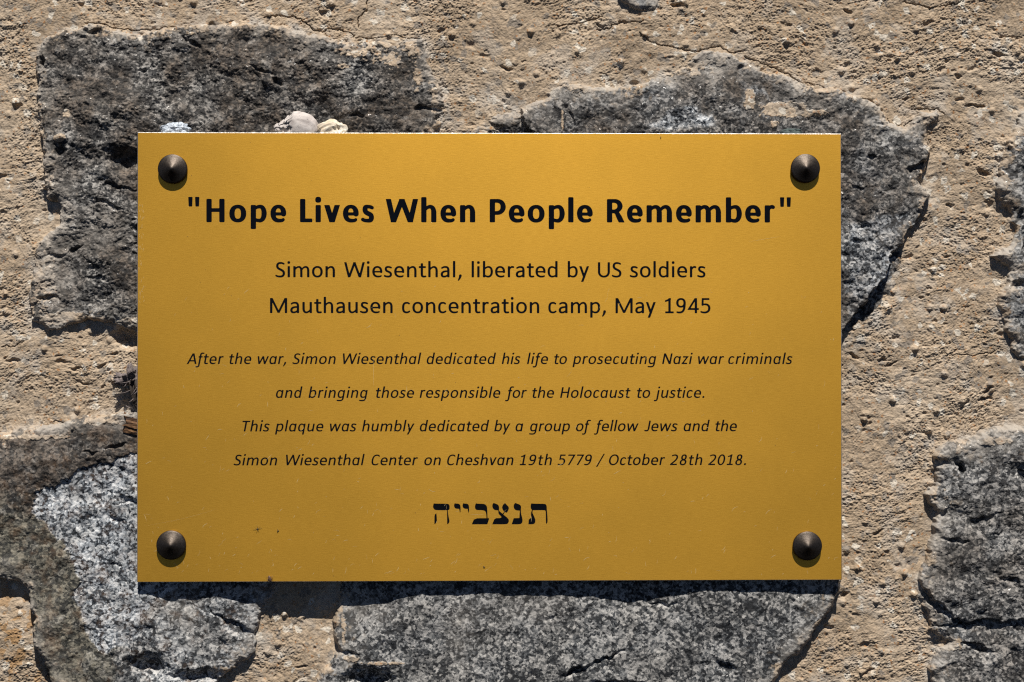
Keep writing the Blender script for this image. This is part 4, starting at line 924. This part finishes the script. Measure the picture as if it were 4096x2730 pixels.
top_thing('stone_chip', 'speckled blue-grey granite chip on the top left of the plaque', 'stone chip', 635, 766, 488, m_c, 8, 0.22, 2.4, 0.0036)
top_thing('pebble', 'tiny dark green pebble on the top right of the plaque', 'pebble', 3122, 3214, 514, m_d, 9, 0.2, 1.8, 0.003, None, 0.005)

# dried flower head and broken stick wedged behind the left edge
m_fl = simple('withered_petal', (0.15, 0.125, 0.12), 0.85, 0, 900, 0.75, 0.7, 0.0008, 0.2)
m_fd = simple('dry_dark_stem', (0.030, 0.021, 0.015), 0.8, 0, 1200, 0.6, 0.5)
def mkwood():
    m, nt, b = new_mat('split_brown_wood'); co = objco(nt)
    mp = node(nt, 'ShaderNodeMapping'); mp.inputs['Scale'].default_value = (110, 900, 900); mp.inputs['Rotation'].default_value = (0, math.radians(-10), 0); lk(nt, co, mp.inputs[0])
    n = noise(nt, mp.outputs[0], 1.0, 4, 0.65)['Fac']
    lk(nt, ramp(nt, n, [(0.34, (0.02, 0.01, 0.006)), (0.5, (0.11, 0.05, 0.018)), (0.62, (0.24, 0.125, 0.05)), (0.76, (0.42, 0.31, 0.2))]), b.inputs['Base Color'])
    b.inputs['Roughness'].default_value = 0.75; bump(nt, b, n, 0.8, 0.001); return m
m_wd = mkwood()
fx, fz = Pd(297, 866, 0.004)
flower = empty('dried_flower', (fx, 0.005, fz - 0.02), 'withered dark flower head tucked behind the left edge of the plaque', 'dried flower')
rf = random.Random(5)
def petal(cx, cy, cz, L_, W_, yaw, pitch, curl, seed):
    """a crumpled petal with thickness"""
    r_ = random.Random(seed); nu, nv = 7, 6; top, vs, fs = [], [], []
    rot = Matrix.Rotation(yaw, 3, 'Y') @ Matrix.Rotation(pitch, 3, 'X')
    ph = [r_.uniform(0, 6) for _ in range(4)]
    for s_ in (0, 1):
        for a in range(nu):
            for b in range(nv):
                u_ = a / (nu - 1); v_ = b / (nv - 1) * 2 - 1; wdt = W_ * (0.35 + math.sin(math.pi * min(1, u_ * .85 + .1)) * .75)
                p_ = Vector((v_ * wdt, -curl * L_ * u_ * u_ + 0.16 * W_ * math.sin(5 * u_ + ph[0]) * math.cos(3 * v_ + ph[1]) + abs(v_) ** 2 * W_ * .5, u_ * L_ * (1 + .12 * math.sin(4 * v_ + ph[2]))))
                p_ += Vector((0, 0.00025 * s_, 0)); p_ = rot @ p_ + Vector((cx, cy, cz)); vs.append(p_)
    n_ = nu * nv
    for a in range(nu - 1):
        for b in range(nv - 1):
            i_ = a * nv + b; fs.append((i_, i_ + 1, i_ + nv + 1, i_ + nv)); fs.append((n_ + i_ + nv, n_ + i_ + nv + 1, n_ + i_ + 1, n_ + i_))
    bd = [b for b in range(nv)] + [a * nv + nv - 1 for a in range(1, nu)] + [(nu - 1) * nv + b for b in range(nv - 2, -1, -1)] + [a * nv for a in range(nu - 2, 0, -1)]
    for k in range(len(bd)): a, b = bd[k], bd[(k + 1) % len(bd)]; fs.append((a, n_ + a, n_ + b, b))
    return vs, fs
for k in range(24):
    a = rf.uniform(-1.9, 1.9); rr = rf.uniform(0.0, 0.0036)
    vs, fs = petal(fx + 0.0008 + rr * math.sin(a), 0.0055 + rf.uniform(-.003, .002), fz - 0.003 + rr * math.cos(a) * .7, rf.uniform(.0045, .0085), rf.uniform(.0018, .0032), a, rf.uniform(-.5, .5), rf.uniform(-.4, .5), k)
    link('petal', mesh('petal', vs, fs, True), m_fl, flower)
def strand(pts, r0, r1, name, mat, parent, n=6, lobes=0.0, seed=0):
    rs = random.Random(seed); vs, fs = [], []
    P3 = [Vector(p_) for p_ in pts]
    for k, p_ in enumerate(P3):
        t = (P3[min(k + 1, len(P3) - 1)] - P3[max(k - 1, 0)]).normalized(); a = t.cross(Vector((0, 1, 0.01))).normalized(); b = t.cross(a)
        r_ = r0 + (r1 - r0) * k / (len(P3) - 1)
        for j in range(n):
            an = 2 * math.pi * j / n; q = r_ * (1 + lobes * rs.uniform(-1, 1)); vs.append(p_ + a * (q * math.cos(an)) + b * (q * math.sin(an)))
    for k in range(len(P3) - 1):
        for j in range(n): j2 = (j + 1) % n; fs.append((k * n + j, k * n + j2, (k + 1) * n + j2, (k + 1) * n + j))
    fs.append(tuple(range(n - 1, -1, -1))); fs.append(tuple((len(P3) - 1) * n + j for j in range(n)))
    me = mesh(name, vs, fs, True); bm = bmesh.new(); bm.from_mesh(me); bmesh.ops.recalc_face_normals(bm, faces=bm.faces); bm.to_mesh(me); bm.free()
    return link(name, me, mat, parent)
for k in range(9):                                       # dead leaves and stalks hanging under the head
    xa = fx + rf.uniform(-.0005, .005); ya = rf.uniform(.0035, .0075)
    strand([(xa, ya, fz - .002), (xa + rf.uniform(-.0005, .002), ya + .0004, fz - .009), (xa + rf.uniform(.001, .004), ya + .001, fz - .015), (xa + rf.uniform(.003, .008), ya + .001, fz - .022)], rf.uniform(.0008, .0016), .0004, 'stalk', m_fd, flower, 7, .3, k)
for (a, b, c_, e_) in [(276, 905, 300, 897), (283, 892, 292, 880), (296, 925, 306, 917), (289, 933, 305, 939), (300, 912, 314, 890), (306, 908, 316, 898), (281, 880, 300, 876)]:
    (xa, za), (xb, zb) = Pd(a, b, .0015), Pd(c_, e_, .0015)
    strand([(xa, .0016, za), ((xa + xb) / 2, .0010, (za + zb) / 2 - .0004), (xb, .0018, zb)], .0003, .0002, 'withered_fibre', m_fl, flower, 5, .2, int(a))
(sx0, sz0), (sx1, sz1) = Pd(286, 972, .006), Pd(372, 996, .006)
N_ = 14; pts = [(sx0 + (sx1 - sx0) * k / N_, .0062, sz0 + (sz1 - sz0) * k / N_) for k in range(N_ + 1)]
sv, sf = [], []; rs = random.Random(3); nn = 26
prof_r = [1 + .22 * rs.uniform(-1, 1) for _ in range(nn)]
for k, p_ in enumerate(pts):
    for j in range(nn):
        a = 2 * math.pi * j / nn; q = prof_r[j] * (1 + .05 * rs.uniform(-1, 1)); tip = rs.uniform(-.0014, .0016) if k == 0 else 0
        sv.append((p_[0] + tip, p_[1] + .0029 * q * math.cos(a), p_[2] + .0053 * q * math.sin(a)))
for k in range(N_):
    for j in range(nn): j2 = (j + 1) % nn; sf.append((k * nn + j, (k + 1) * nn + j, (k + 1) * nn + j2, k * nn + j2))
sv.append((pts[0][0] + .0012, pts[0][1], pts[0][2])); sv.append(pts[-1])
for j in range(nn): j2 = (j + 1) % nn; sf.append((len(sv) - 2, j, j2)); sf.append((len(sv) - 1, N_ * nn + j2, N_ * nn + j))
me = mesh('broken_stick', sv, sf, False); bm = bmesh.new(); bm.from_mesh(me); bmesh.ops.recalc_face_normals(bm, faces=bm.faces); bm.to_mesh(me); bm.free()
tag(link('broken_stick', me, m_wd), 'short broken end of brown wood sticking out behind the plaque', 'stick')

# small life on the plaque
m_bug = simple('brown_beetle_shell', (0.10, 0.055, 0.035), 0.4, 0, 2500, 0.5, 0.2)
bx_, bz_ = P(1079, 2318, -0.0006)
beetle = empty('beetle', (bx_, -0.0005, bz_), 'small brown beetle sitting on the bottom edge of the plaque', 'beetle')
def mod_bug(co):
    k = co[:, 2]; co[:, 0] *= (1 - .28 * np.clip(k, 0, 1)); return co
bo = blob('body', None, m_bug, (0, 0, 0), (.00095, .0007, .0019), 2, .03, 1, 3, None, mod_bug); bo.parent = beetle; bo.rotation_euler = (0, math.radians(-14), 0); bo.location = (0, -.0002, .0003)
for sx_, dz_, ez in [(-1, .0006, .0013), (-1, -.0002, -.0004), (1, .0008, .0020), (1, .0001, .0008), (1, -.0006, -.0006), (-1, -.0008, -.0014)]:
    o = strand([(sx_ * .0006, -.0001, dz_), (sx_ * .0014, -.0004, (dz_ + ez) / 2 + .0002), (sx_ * .0018, .0003, ez)], .00011, .00006, 'leg', m_bug, None, 5); o.parent = beetle
m_sd = simple('dark_seed', (0.05, 0.04, 0.02), 0.7, 0, 3000, 0.4, 0.0)
def tuft(u, v, label, arms, ln, seed):
    x_, z_ = P(u, v); t = empty('plant_seed', (x_, -.0002, z_), label, 'seed'); r_ = random.Random(seed)
    o = blob('seed', None, m_sd, (0, 0, 0), (.00035, .0002, .0006), seed, .1, 1, 2); o.parent = t; o.rotation_euler = (0, r_.uniform(-.8, .8), 0)
    for k in range(arms):
        a = 2 * math.pi * k / arms + r_.uniform(-.3, .3); l_ = ln * r_.uniform(.6, 1.2)
        o = strand([(0, 0, 0), (l_ * .5 * math.cos(a), -.0001, l_ * .5 * math.sin(a)), (l_ * math.cos(a), .00005, l_ * math.sin(a))], .00007, .00004, 'bristle', m_sd, None, 4); o.parent = t
tuft(1031, 2117, 'tiny bristly dark seed on the plaque above the lower left screw', 7, .0024, 1)
tuft(1112, 2125, 'tiny winged dark seed just right of the bristly one', 3, .0013, 2)
tuft(1936, 2269, 'tiny dark seed near the bottom edge below the Hebrew letters', 3, .0009, 3)
x_, z_ = P(2643, 551)
sp = blob('grass_seed', None, m_sd, (0, 0, 0), (.00022, .0002, .0007), 4, .05, 1, 3); sp.location = (x_, -.00022, z_); tag(sp, 'single dark grass seed near the top edge of the plaque', 'seed')
